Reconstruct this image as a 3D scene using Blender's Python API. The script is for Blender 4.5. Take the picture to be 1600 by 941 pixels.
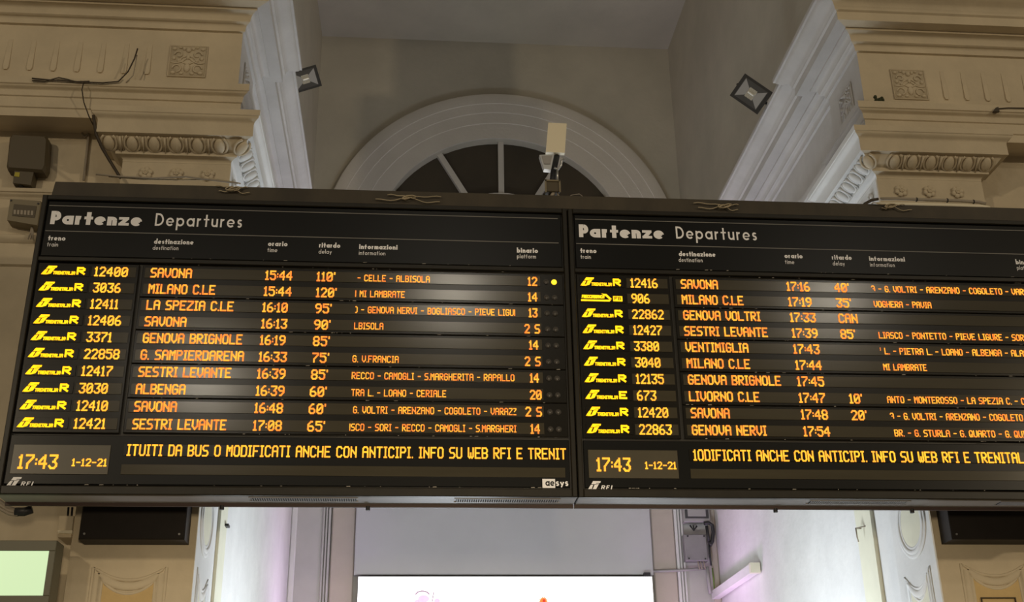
import bpy, math, random
from mathutils import Vector, Matrix
random.seed(7)
for o in list(bpy.data.objects): bpy.data.objects.remove(o)
SC = bpy.context.scene
COL = SC.collection
PI = math.pi

# ------------------------------------------------------------------ camera
FPX = 1832.0
yaw, pitch, roll = math.radians(5.262), math.radians(23.486), math.radians(-0.964)
CAMLOC = Vector((0, 0, 1.6))
_f = Vector((math.sin(yaw)*math.cos(pitch), math.cos(yaw)*math.cos(pitch), math.sin(pitch)))
_r0 = Vector((math.cos(yaw), -math.sin(yaw), 0)); _u0 = _r0.cross(_f)
_r = _r0*math.cos(roll) + _u0*math.sin(roll)
_u = -_r0*math.sin(roll) + _u0*math.cos(roll)
cam = bpy.data.objects.new('camera', bpy.data.cameras.new('camera'))
COL.objects.link(cam)
cam.matrix_world = Matrix(((_r.x, _u.x, -_f.x, CAMLOC.x), (_r.y, _u.y, -_f.y, CAMLOC.y), (_r.z, _u.z, -_f.z, CAMLOC.z), (0, 0, 0, 1)))
cam.data.sensor_width = 36.0
cam.data.lens = FPX/1600*36.0
cam.data.clip_end = 200
SC.camera = cam

# ------------------------------------------------------------------ world, lights, exposure
SC.view_settings.view_transform = 'Standard'
SC.view_settings.look = 'None'
SC.view_settings.gamma = 1.0
SC.view_settings.use_curve_mapping = False
SC.view_settings.exposure = 0.0
world = bpy.data.worlds.new('hall_air'); SC.world = world
world.use_nodes = True
wb = world.node_tree.nodes['Background']
wb.inputs[0].default_value = (1.0, 0.84, 0.63, 1)
wb.inputs[1].default_value = 0.075

def area(name, loc, target, size, power, col, spread=180):
    l = bpy.data.lights.new(name, 'AREA'); l.size = size; l.energy = power; l.color = col
    l.spread = math.radians(spread)
    o = bpy.data.objects.new(name, l); COL.objects.link(o); o.location = loc
    o.rotation_euler = (Vector(target)-Vector(loc)).to_track_quat('-Z', 'Y').to_euler()
    return o
WARM = (1.0, 0.82, 0.57)
area('hall_lamp_and_fill', (-9.0, -8.0, 7.6), (-1.0, 6.7, 4.5), 0.45, 365, WARM)
area('hall_lamp_and_fill', (14.0, -8.0, 7.6), (2.5, 6.7, 4.5), 0.45, 490, WARM)
area('hall_lamp_and_fill', (-3.75, -8.0, 8.8), (-1.0, 6.7, 4.5), 0.6, 58, (1, .9, .74))
area('hall_lamp_and_fill', (0.75, -8.0, 10.6), (1.0, 6.7, 4.5), 0.6, 58, (1, .9, .74))
area('hall_lamp_and_fill', (8.1, -8.0, 10.6), (2.5, 6.7, 4.5), 0.6, 58, (1, .9, .74))
area('hall_lamp_and_fill', (0.8, -3.0, 1.9), (0.8, 6.7, 1.3), 0.6, 38, WARM, 48)  # unseen low fill, added to brighten the pilasters below the boards
COOL = (0.84, 0.92, 1.0)
area('shopfront_light', (0.3, 8.6, 1.9), (-1.3, 8.7, 3.7), 0.9, 56, COOL)
area('shopfront_light', (1.7, 8.6, 1.9), (3.3, 8.7, 3.7), 0.9, 56, COOL)
area('advert_glow', (2.1, 11.3, 2.0), (3.2, 11.1, 3.9), 0.4, 5.5, (0.88, 0.45, 1.0), 75)
area('advert_glow', (-0.1, 11.3, 2.0), (-1.2, 11.1, 3.9), 0.4, 5.5, (0.86, 0.50, 1.0), 75)

# ------------------------------------------------------------------ materials
def mat(name, col, rough=0.6, metal=0.0, emit=None, estr=0.0, noise=0.0, nscale=6.0, bump=0.0, bscale=40.0, spec=0.5, stretch=None):
    m = bpy.data.materials.new(name); m.use_nodes = True
    nt = m.node_tree; b = nt.nodes['Principled BSDF']
    b.inputs['Base Color'].default_value = (*col, 1); b.inputs['Roughness'].default_value = rough
    b.inputs['Metallic'].default_value = metal; b.inputs['Specular IOR Level'].default_value = spec
    if emit:
        b.inputs['Emission Color'].default_value = (*emit, 1); b.inputs['Emission Strength'].default_value = estr
    if noise or bump:
        tc = nt.nodes.new('ShaderNodeTexCoord'); mp = nt.nodes.new('ShaderNodeMapping')
        nt.links.new(tc.outputs['Object'], mp.inputs[0])
        if stretch: mp.inputs['Scale'].default_value = stretch
        if noise:
            n = nt.nodes.new('ShaderNodeTexNoise'); n.inputs['Scale'].default_value = nscale; n.inputs['Detail'].default_value = 6
            n.inputs['Roughness'].default_value = 0.62
            nt.links.new(mp.outputs[0], n.inputs['Vector'])
            r = nt.nodes.new('ShaderNodeValToRGB')
            r.color_ramp.elements[0].position = 0.32; r.color_ramp.elements[1].position = 0.7
            r.color_ramp.elements[0].color = (*[c*(1-noise) for c in col], 1)
            r.color_ramp.elements[1].color = (*[min(1, c*(1+noise*0.5)) for c in col], 1)
            nt.links.new(n.outputs['Fac'], r.inputs[0]); nt.links.new(r.outputs[0], b.inputs['Base Color'])
        if bump:
            n2 = nt.nodes.new('ShaderNodeTexNoise'); n2.inputs['Scale'].default_value = bscale; n2.inputs['Detail'].default_value = 4
            nt.links.new(mp.outputs[0], n2.inputs['Vector'])
            bp = nt.nodes.new('ShaderNodeBump'); bp.inputs['Strength'].default_value = bump; bp.inputs['Distance'].default_value = 0.01
            nt.links.new(n2.outputs['Fac'], bp.inputs['Height']); nt.links.new(bp.outputs[0], b.inputs['Normal'])
    return m
CREAM = mat('cream_wall_paint', (0.60, 0.51, 0.36), 0.75, noise=0.12, nscale=3.0, bump=0.25, bscale=25)
OCHRE = mat('ochre_panel_paint', (0.60, 0.43, 0.19), 0.7, noise=0.08, bump=0.2)
WHITE = mat('white_wall_paint', (0.72, 0.72, 0.70), 0.8, noise=0.09, nscale=2.5, bump=0.25, bscale=20)
WHITED = mat('dimmed_white_paint', (0.52, 0.50, 0.475), 0.8, noise=0.12, nscale=2.5, bump=0.25, bscale=20)  # darker copy of the white paint, dimmer cornice light put into the colour
PALE = mat('pale_yellow_paint', (0.72, 0.71, 0.56), 0.7, noise=0.05)
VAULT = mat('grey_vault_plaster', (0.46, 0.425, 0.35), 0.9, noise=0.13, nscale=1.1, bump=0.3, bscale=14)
ARCHM = mat('arch_plaster', (0.58, 0.54, 0.48), 0.85, noise=0.06, nscale=2.0, bump=0.2)
BEIGE = mat('beige_strip_paint', (0.50, 0.44, 0.38), 0.8, noise=0.05)
GREYW = mat('grey_back_paint', (0.50, 0.49, 0.47), 0.8, noise=0.05)
FASC = mat('grey_fascia', (0.55, 0.545, 0.56), 0.55, noise=0.05, nscale=1.5)
CASE = mat('board_casing', (0.020, 0.017, 0.011), 0.45, noise=0.25, nscale=9)
FRAME = mat('board_frame', (0.018, 0.0155, 0.010), 0.38, spec=.28, noise=0.2, nscale=12)
BEAM = mat('beam_paint', (0.055, 0.043, 0.025), 0.6, noise=0.35, nscale=5, stretch=(1, 1, 0.4))
BLACK = mat('header_black', (0.006, 0.006, 0.005), 0.30, spec=.22)
GAP = mat('joint_black', (0.004, 0.004, 0.003), 0.8)
STRIP = mat('led_window', (0.058, 0.050, 0.031), 0.17, noise=0.15, nscale=3, stretch=(.4, 1, 4))
ROWM = mat('row_backing', (0.011, 0.0095, 0.006), 0.22, spec=.35, noise=0.15, nscale=8)
CLOCKM = mat('clock_window', (0.075, 0.064, 0.038), 0.3, noise=0.12, nscale=4)
UNDER = mat('underside_metal', (0.28, 0.27, 0.27), 0.5, noise=0.12, nscale=5)
LIP = mat('rear_lip', (0.06, 0.035, 0.028), 0.6)
PRINT = mat('white_lettering', (0.96, 0.95, 0.96), 0.4)
LINE = mat('header_line', (0.22, 0.21, 0.19), 0.5)
CHIP = mat('chipped_paint', (0.42, 0.38, 0.32), 0.7)
def led(name, base, vari, s):
    m = bpy.data.materials.new(name); m.use_nodes = True; nt = m.node_tree
    b = nt.nodes['Principled BSDF']; b.inputs['Base Color'].default_value = (0.05, 0.02, 0.01, 1); b.inputs['Specular IOR Level'].default_value = 0
    tc = nt.nodes.new('ShaderNodeTexCoord'); n = nt.nodes.new('ShaderNodeTexNoise'); n.inputs['Scale'].default_value = 22
    n.inputs['Detail'].default_value = 2
    nt.links.new(tc.outputs['Object'], n.inputs['Vector'])
    r = nt.nodes.new('ShaderNodeValToRGB'); r.color_ramp.elements[0].position = .38; r.color_ramp.elements[1].position = .62
    r.color_ramp.elements[0].color = (*vari, 1); r.color_ramp.elements[1].color = (*base, 1)
    nt.links.new(n.outputs['Fac'], r.inputs[0]); nt.links.new(r.outputs[0], b.inputs['Emission Color'])
    b.inputs['Emission Strength'].default_value = s
    return m
LEDM = led('led_amber', (1, 0.40, 0.035), (1, 0.20, 0.03), 1.6)
LEDY = led('led_yellow', (1, 0.56, 0.008), (1, 0.46, 0.008), 1.9)
LEDB = led('led_bright', (1, 0.46, 0.03), (1, 0.34, 0.03), 1.7)
LAMPON = mat('lamp_lit', (.9, .6, .05), 0.4, emit=(1, .58, .02), estr=1.6)
LAMPOFF = mat('lamp_unlit', (0.05, 0.045, 0.038), 0.3)
IRON = mat('dark_iron', (0.022, 0.022, 0.024), 0.45, noise=0.2)
BOXM = mat('mount_box_paint', (0.026, 0.022, 0.019), 0.5, noise=0.15, spec=.15)
GLASSD = mat('dark_window_glass', (0.055, 0.042, 0.026), 0.35, noise=0.3, nscale=1.3)
SCREENW = mat('advert_screen', (.8, .8, .8), 0.4, emit=(1, 1, 1), estr=1.5)
TVG = mat('green_white_screen', (.06, .07, .05), 0.3, emit=(0.62, 0.80, 0.46), estr=1.0)
TVF = mat('tv_frame', (0.13, 0.125, 0.085), 0.45)
SIREN = mat('brown_plastic', (0.085, 0.066, 0.036), 0.5)
YEL = mat('yellow_label', (0.42, 0.36, 0.03), 0.6)
OLIVE = mat('olive_plastic', (0.21, 0.175, 0.105), 0.5)
IVORY = mat('ivory_plastic', (0.88, 0.80, 0.60), 0.5)
GREYP = mat('grey_plastic', (0.36, 0.35, 0.34), 0.5)
CABLE = mat('dark_cable', (0.05, 0.035, 0.02), 0.6)
CABLEG = mat('grey_cable', (0.36, 0.31, 0.24), 0.6)
STRING = mat('old_string', (0.50, 0.42, 0.28), 0.8)
ALU = mat('brushed_aluminium', (0.62, 0.62, 0.60), 0.3, 0.8)
REFL = mat('lamp_reflector', (0.75, 0.76, 0.72), 0.25, 0.85)
TUBEM = mat('halogen_tube', (.9, .9, .85), 0.2)
PURP = mat('print_lilac', (.8, .6, .75), 0.5, emit=(0.78, 0.45, 0.68), estr=0.85)
PURPD = mat('print_plum', (.3, .2, .28), 0.5, emit=(0.30, 0.17, 0.26), estr=0.8)
ORNG = mat('print_orange', (.9, .2, .03), 0.5, emit=(0.95, 0.16, 0.03), estr=1.0)
REDP = mat('print_red', (.5, .04, .02), 0.5, emit=(0.55, 0.03, 0.01), estr=0.9)
TERM = mat('dark_terminal', (0.06, 0.06, 0.06), 0.4)
GREENW = mat('green_wire', (0.12, 0.20, 0.03), 0.5)

# ------------------------------------------------------------------ helpers
def P(x, y, Y):
    """point of the vertical plane at depth Y seen at photograph coordinate (x, y)"""
    d = _f*FPX + _r*(x-800) - _u*(y-470.5)
    return CAMLOC + d*(Y/d.y)
OFF = {}
class MB:
    def __init__(s): s.v = []; s.f = []; s.m = []; s.cm = 0
    def add(s, vs, fs):
        n = len(s.v); s.v += [tuple(v) for v in vs]
        for f in fs: s.f.append(tuple(i+n for i in f)); s.m.append(s.cm)
        return s
    def box(s, x0, x1, y0, y1, z0, z1):
        vs = [(x, y, z) for z in (z0, z1) for y in (y0, y1) for x in (x0, x1)]
        return s.add(vs, [(0, 2, 3, 1), (4, 5, 7, 6), (0, 1, 5, 4), (2, 6, 7, 3), (0, 4, 6, 2), (1, 3, 7, 5)])
    def bbox(s, x0, x1, y0, y1, z0, z1, b):
        """box whose front (y0) edges are chamfered by b"""
        vs = [(x0+b, y0, z0+b), (x1-b, y0, z0+b), (x1-b, y0, z1-b), (x0+b, y0, z1-b),
              (x0, y0+b, z0), (x1, y0+b, z0), (x1, y0+b, z1), (x0, y0+b, z1),
              (x0, y1, z0), (x1, y1, z0), (x1, y1, z1), (x0, y1, z1)]
        fs = [(0, 1, 2, 3), (11, 10, 9, 8)]
        for i in range(4):
            j = (i+1) % 4
            fs += [(i, i+4, j+4, j), (i+4, i+8, j+8, j+4)]
        return s.add(vs, fs)
    def prism(s, pts, vec):
        """planar polygon pts (3d) extruded along vec"""
        n = len(pts); vec = Vector(vec)
        vs = [Vector(p) for p in pts] + [Vector(p)+vec for p in pts]
        fs = [tuple(range(n)), tuple(range(2*n-1, n-1, -1))] + [(i, i+n, (i+1) % n+n, (i+1) % n) for i in range(n)]
        return s.add(vs, fs)
    def tube(s, pts, r, k=6, closed=False, flat=1.0, up=(0.0, 1, 0.03)):
        pts = [Vector(p) for p in pts]; n = len(pts); rings = []
        up = Vector(up)
        for i, p in enumerate(pts):
            a = pts[(i-1) % n] if (closed or i) else p
            b = pts[(i+1) % n] if (closed or i < n-1) else p
            t = (b-a).normalized()
            if abs(t.dot(up)) > .97: up2 = Vector((1, 0, .1))
            else: up2 = up
            e1 = t.cross(up2).normalized(); e2 = e1.cross(t).normalized()
            rings.append([p+(e1*math.cos(2*PI*j/k)+e2*math.sin(2*PI*j/k)*flat)*r for j in range(k)])
        vs = [v for R_ in rings for v in R_]; fs = []
        for i in range(n if closed else n-1):
            i2 = (i+1) % n
            for j in range(k): fs.append((i*k+j, i*k+(j+1) % k, i2*k+(j+1) % k, i2*k+j))
        if not closed: fs += [tuple(range(k-1, -1, -1)), tuple((n-1)*k+j for j in range(k))]
        return s.add(vs, fs)
    def ell(s, c, rx, ry, rz, M=None, seg=12, ring=7):
        c = Vector(c); vs = []; fs = []
        for i in range(ring+1):
            th = PI*i/ring
            for j in range(seg):
                ph = 2*PI*j/seg
                v = Vector((rx*math.sin(th)*math.cos(ph), ry*math.sin(th)*math.sin(ph), rz*math.cos(th)))
                if M is not None: v = M @ v
                vs.append(c+v)
        for i in range(ring):
            for j in range(seg): fs.append((i*seg+j, (i+1)*seg+j, (i+1)*seg+(j+1) % seg, i*seg+(j+1) % seg))
        return s.add(vs, fs)
    def cyl(s, a, b, r, k=16, r2=None):
        a = Vector(a); b = Vector(b); t = (b-a).normalized()
        e1 = t.orthogonal().normalized(); e2 = t.cross(e1); r2 = r if r2 is None else r2
        vs = [a+(e1*math.cos(2*PI*j/k)+e2*math.sin(2*PI*j/k))*r for j in range(k)] + [b+(e1*math.cos(2*PI*j/k)+e2*math.sin(2*PI*j/k))*r2 for j in range(k)]
        fs = [tuple(range(k-1, -1, -1)), tuple(range(k, 2*k))] + [(j, (j+1) % k, k+(j+1) % k, k+j) for j in range(k)]
        return s.add(vs, fs)
    def build(s, name, mats, parent=None, smooth=False):
        off = OFF.get(parent.name, Vector()) if parent else Vector()
        me = bpy.data.meshes.new(name)
        me.from_pydata([tuple(Vector(v)-off) for v in s.v], [], s.f)
        if not isinstance(mats, (list, tuple)): mats = [mats]
        for m in mats: me.materials.append(m)
        if len(mats) > 1: me.polygons.foreach_set('material_index', s.m)
        import bmesh
        bm = bmesh.new(); bm.from_mesh(me); bmesh.ops.recalc_face_normals(bm, faces=bm.faces); bm.to_mesh(me); bm.free()
        if smooth:
            me.polygons.foreach_set('use_smooth', [True]*len(me.polygons))
            if smooth == 'auto': me.set_sharp_from_angle(angle=math.radians(35))
        o = bpy.data.objects.new(name, me); COL.objects.link(o)
        if parent: o.parent = parent; OFF[o.name] = off
        return o
def thing(name, label, cat, loc=(0, 0, 0), group=None):
    o = bpy.data.objects.new(name, None); COL.objects.link(o); o.location = loc; o.empty_display_size = .1
    o['label'] = label; o['category'] = cat; OFF[o.name] = Vector(loc)
    if group: o['group'] = group
    return o
def tag(o, label, cat, group=None):
    o['label'] = label; o['category'] = cat
    if group: o['group'] = group
    return o
def struct(name, label=None):
    o = bpy.data.objects.new(name, None); COL.objects.link(o); o['kind'] = 'structure'; o.empty_display_size = .1
    if label: o['label'] = label; o['category'] = 'structure'
    return o
def structm(o, label=None, cat=None):
    o['kind'] = 'structure'
    if label: o['label'] = label
    if cat: o['category'] = cat
    return o
def copy_part(src, loc, parent, rotz=0.0):
    c = src.copy(); COL.objects.link(c); c.parent = parent; c.location = loc; c.rotation_euler = (0, 0, rotz); return c

# ------------------------------------------------------------------ dimensions of the place
YP = 6.75; XL = -1.195; XR = 3.13; YE = 7.35; STEP = 0.055; YBACK = 12.0; YW = 6.95
CAPW = [(-1.88, XL), (XR, 3.87)]
ZTOP = 10.32

# ------------------------------------------------------------------ setting: walls, vault
m = MB(); m.box(-6.5, -1.885, YW, 7.3, 0, 9.0); m.box(-6.5, -1.885, YP+.01, YW, 5.79, 9.0); m.box(-1.885, XL-.02, YP+.01, 7.3, 5.82, 9.0)
structm(m.build('wall_front_left', CREAM), 'cream painted front wall left of the opening behind the departure board', 'wall')
m = MB(); m.box(3.875, 8.5, YW, 7.3, 0, 9.0); m.box(3.875, 8.5, YP+.01, YW, 5.84, 9.0); m.box(XR+.02, 3.875, YP+.01, 7.3, 5.86, 9.0)
structm(m.build('wall_front_right', CREAM), 'cream painted front wall right of the opening behind the departure board', 'wall')
m = MB(); m.prism([(XL-.055, 7.36, 0), (-1.19, YBACK, 0), (-1.7, YBACK, 0), (-1.7, 7.36, 0)], (0, 0, 6.85))
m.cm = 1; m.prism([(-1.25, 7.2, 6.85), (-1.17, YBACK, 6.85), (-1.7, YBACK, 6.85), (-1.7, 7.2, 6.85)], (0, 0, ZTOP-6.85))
structm(m.build('wall_alcove_left', [WHITE, VAULT]), 'white painted left side wall of the deep alcove', 'wall')
m = MB(); m.prism([(XR+.055, 7.36, 0), (3.205, YBACK, 0), (3.7, YBACK, 0), (3.7, 7.36, 0)], (0, 0, 6.85))
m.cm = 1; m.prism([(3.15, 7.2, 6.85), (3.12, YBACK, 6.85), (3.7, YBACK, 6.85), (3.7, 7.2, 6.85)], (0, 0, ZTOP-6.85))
structm(m.build('wall_alcove_right', [WHITE, VAULT]), 'white painted right side wall of the deep alcove', 'wall')
# back wall with the half-round window opening
AX, AZ, RO, RI = 1.008, 7.48, 2.055, 1.46
m = MB()
m.cm = 1; m.box(-1.7, 3.7, YBACK, 12.3, 0, 6.2)
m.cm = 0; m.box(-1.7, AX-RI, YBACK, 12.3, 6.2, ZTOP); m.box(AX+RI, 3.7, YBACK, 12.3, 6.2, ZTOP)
N = 32
m.box(AX-RI, AX+RI, YBACK, 12.3, 6.2, AZ)
for i in range(N):
    a0, a1 = PI-PI*i/N, PI-PI*(i+1)/N
    p0 = (AX+RI*math.cos(a0), AZ+RI*math.sin(a0)); p1 = (AX+RI*math.cos(a1), AZ+RI*math.sin(a1))
    m.prism([(p0[0], YBACK, p0[1]), (p1[0], YBACK, p1[1]), (p1[0], YBACK, ZTOP), (p0[0], YBACK, ZTOP)], (0, .3, 0))
structm(m.build('wall_alcove_back', [VAULT, GREYW]), 'grey back wall of the alcove pierced by a half-round window', 'wall')
m = MB(); m.box(-1.7, 3.7, 6.9, 12.3, ZTOP, ZTOP+.3)
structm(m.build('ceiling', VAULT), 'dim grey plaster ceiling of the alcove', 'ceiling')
m = MB(); m.box(-6.5, 8.5, -9, 12.3, -.3, 0)
structm(m.build('floor', mat('station_floor', (0.35, 0.31, 0.26), 0.35, noise=.1)), 'station hall floor below the board', 'floor')
# arch surround (moulded ring) round the window
ringprof = [(RI, .0), (RI, -.02), (RI+.20, -.022), (RI+.205, -.030), (RI+.34, -.034), (RI+.345, -.042), (RI+.46, -.048), (RI+.465, -.055), (RO-.02, -.062), (RO, -.056), (RO, 0)]
m = MB(); N = 64; vs = []; fs = []
for i in range(N+1):
    a = PI-PI*i/N
    for (rr, yy) in ringprof: vs.append((AX+rr*math.cos(a), YBACK+yy, AZ+rr*math.sin(a)))
K = len(ringprof)
for i in range(N):
    for j in range(K-1): fs.append((i*K+j, i*K+j+1, (i+1)*K+j+1, (i+1)*K+j))
m.add(vs, fs)
structm(m.build('trim_1', ARCHM, smooth='auto'), 'wide moulded plaster arch framing the half-round window', 'arch')
# window_1: fanlight
w = struct('window_1'); w['label'] = 'dark half-round fanlight window with radiating white glazing bars'; w['category'] = 'window'
for k in range(6):                       # six wedge panes
    a0 = PI*k/6; a1 = PI*(k+1)/6
    pts = [(AX+.74*math.cos(a0), 12.12, AZ+.74*math.sin(a0))]
    pts += [(AX+(RI+.01)*math.cos(a0+(a1-a0)*t/6), 12.12, AZ+(RI+.01)*math.sin(a0+(a1-a0)*t/6)) for t in range(7)]
    pts += [(AX+.74*math.cos(a1+(a0-a1)*t/4), 12.12, AZ+.74*math.sin(a1+(a0-a1)*t/4)) for t in range(4)]
    MB().prism(pts, (0, .01, 0)).build('pane', GLASSD, w)
pts = [(AX+.70*math.cos(PI*t/16), 12.12, AZ+.70*math.sin(PI*t/16)) for t in range(17)]
MB().prism(pts, (0, .01, 0)).build('pane', ARCHM, w)
for k in range(1, 6):
    a = PI*k/6; d = Vector((math.cos(a), 0, math.sin(a))); n = Vector((-math.sin(a), 0, math.cos(a)))
    c = Vector((AX, 12.06, AZ)); h = .033
    MB().prism([c+d*.74-n*h, c+d*(RI+.01)-n*h, c+d*(RI+.01)+n*h, c+d*.74+n*h], (0, .07, 0)).build('glazing_bar', ARCHM, w)
m = MB(); vs = []; fs = []
for i in range(33):
    a = PI*i/32
    for rr, yy in ((.67, 12.05), (.76, 12.05), (.76, 12.13), (.67, 12.13)): vs.append((AX+rr*math.cos(a), yy, AZ+rr*math.sin(a)))
for i in range(32):
    for j in range(4): fs.append((i*4+j, i*4+(j+1) % 4, (i+1)*4+(j+1) % 4, (i+1)*4+j))
m.add(vs, fs); m.build('hub_frame', ARCHM, w)

# ------------------------------------------------------------------ mouldings swept along a path
def sweep(m, path, prof, side, mats_idx=None):
    """path: list of (x,y); side=+1 -> outward normal is to the right of travel; prof: list of (p,z)"""
    n = len(path); dirs = [(Vector(path[i+1])-Vector(path[i])).normalized() for i in range(n-1)]
    nor = [Vector((d.y, -d.x))*side for d in dirs]; K = len(prof); vs = []
    for i in range(n):
        if i == 0: mv = nor[0]
        elif i == n-1: mv = nor[-1]
        else:
            a, b = nor[i-1], nor[i]; s = a+b; mv = s/(1+a.dot(b))
        for (p, z) in prof: vs.append((path[i][0]+mv.x*p, path[i][1]+mv.y*p, z))
    base = len(m.v); m.v += vs
    for i in range(n-1):
        for j in range(K-1):
            m.f.append((base+i*K+j, base+i*K+j+1, base+(i+1)*K+j+1, base+(i+1)*K+j)); m.m.append(mats_idx[i] if mats_idx else 0)
    m.f.append(tuple(base+j for j in range(K))); m.m.append(mats_idx[0] if mats_idx else 0)
def cyma(p0, z0, p1, z1, n=6):
    return [(p0+(p1-p0)*(t-math.sin(2*PI*t)/(2*PI)*.9), z0+(z1-z0)*t) for t in [i/n for i in range(n+1)]]
def cove(p0, z0, p1, z1, n=5):
    return [(p0+(p1-p0)*(1-math.cos(t*PI/2)), z0+(z1-z0)*math.sin(t*PI/2)) for t in [i/n for i in range(n+1)]]
ENT = ([(-.10, 5.775), (.025, 5.775), (.025, 5.835), (.035, 5.84), (.035, 5.915), (.045, 5.92)] + cyma(.05, 5.955, .08, 5.98) +
       [(.09, 5.985), (.09, 6.035), (.0, 6.045), (0, 6.50), (.018, 6.505), (.018, 6.522)] + cove(.02, 6.53, .04, 6.555) + [(.052, 6.565), (.052, 6.58)] +
       cove(.055, 6.585, .10, 6.625) + [(.10, 6.642), (.185, 6.642), (.185, 6.71), (.20, 6.72), (.205, 6.745)] + cyma(.21, 6.75, .295, 6.835) + [(.31, 6.84), (.31, 6.872), (-.05, 6.93)])
CAPP = ([(-.05, 5.4695), (.001, 5.4705), (.001, 5.478)] + cove(.0, 5.48, .032, 5.503) + [(.042, 5.505), (.042, 5.533), (.05, 5.538), (.085, 5.56), (.115, 5.598), (.148, 5.600), (.148, 5.685)] +
        cyma(.15, 5.69, .182, 5.73) + [(.188, 5.735), (.188, 5.775), (.0, 5.80)])
def shift(prof, dz): return [(p, z+dz) for p, z in prof]
def ellmat(ax, az): return Matrix.Rotation(az, 3, 'X')

# shared ornament meshes (facing -Y, centred on origin)
SL = Vector((0, -.09, .065)).normalized(); NO = Vector((0, -.065, -.09)).normalized()
Mrot = Matrix(((1, 0, 0), (0, -NO.y, SL.y), (0, -NO.z, SL.z)))   # columns: x, -normal, slope
def S3(x, n, s): return Vector((x, 0, 0))+NO*n+SL*s
m = MB(); m.ell(S3(0, .010, .0), .034, .024, .052, Mrot, 14, 8)
rim = [S3(.050*math.sin(t)*1.0, .008, .004-.058*math.cos(t)) for t in [(-2.55+5.1*i/16) for i in range(17)]]
m.tube(rim, .0085, 6)
EGG = m; m2 = MB(); m2.prism([S3(-.007, .004, .05), S3(.007, .004, .05), S3(.004, .004, -.03), S3(0, .004, -.062), S3(-.004, .004, -.03)], NO*.018)
m2.tube([S3(-.018, .006, .052), S3(-.010, .010, .0), S3(-.013, .008, -.05)], .004, 5); m2.tube([S3(.018, .006, .052), S3(.010, .010, .0), S3(.013, .008, -.05)], .004, 5)
DART = m2
m = MB()
for k in range(6):
    a = 2*PI*k/6+.3
    m.ell((.027*math.cos(a), -.006, .027*math.sin(a)), .019, .012, .019, None, 10, 6)
m.tube([(.013*math.cos(t), -.018, .013*math.sin(t)) for t in [2*PI*i/10 for i in range(10)]], .005, 5, closed=True)
m.ell((0, -.012, 0), .010, .012, .010, None, 8, 5)
ROS = m
def relief():
    m = MB(); h = .122
    m.box(-h, h, -.004, .006, -h, h)
    m.tube([(-h, -.004, -h), (h, -.004, -h), (h, -.004, h), (-h, -.004, h)], .006, 5, closed=True)
    for s in (-1, 1):
        m.tube([(s*(.0+.05*math.sin(t)), -.006, .035-.07*t/3.0+.01) for t in [3.0*i/10 for i in range(11)]], .006, 5)
        m.tube([(s*(.062+.030*math.cos(t)*(1-t/9)), -.007, .048+.030*math.sin(t)*(1-t/9)) for t in [5.2*i/14 for i in range(15)]], .006, 5)
        m.tube([(s*(.112-.105*t), -.006, -.012-.02*math.sin(t*PI)+.035*t) for t in [i/10 for i in range(11)]], .006, 5)
        m.tube([(s*(.070+.028*math.cos(t)), -.007, -.062+.028*math.sin(t)) for t in [4.6*i/12 for i in range(13)]], .006, 5)
        for (x, z, a, b) in ((.095, .095, .016, .012), (.03, .098, .012, .014), (.092, .02, .014, .016), (.09, -.095, .018, .013), (.035, -.10, .015, .01), (.06, .0, .012, .012), (.055, .105, .012, .008)):
            m.ell((s*x, -.006, z), a, .011, b, None, 8, 5)
    m.ell((0, -.006, .085), .018, .014, .018, None, 10, 6); m.ell((0, -.006, -.055), .022, .014, .034, None, 10, 6)
    m.ell((0, -.006, .03), .014, .012, .02, None, 8, 5)
    return m
REL = relief()
def moved(mb, loc, rotz=0):
    n = MB(); R_ = Matrix.Rotation(rotz, 3, 'Z'); n.v = [tuple(R_ @ Vector(v)+Vector(loc)) for v in mb.v]; n.f = list(mb.f); n.m = list(mb.m); return n
cache = {}
def place(key, mb, name, material, parent, loc, rotz=0.0, smooth=True):
    k = (key, material.name)
    if k not in cache:
        mm = MB(); mm.v = list(mb.v); mm.f = list(mb.f); mm.m = list(mb.m)
        o = mm.build(name, material, None, smooth); cache[k] = o
        o.parent = parent; o.location = loc; o.rotation_euler = (0, 0, rotz)
        return o
    return copy_part(cache[k], loc, parent, rotz)

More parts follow.
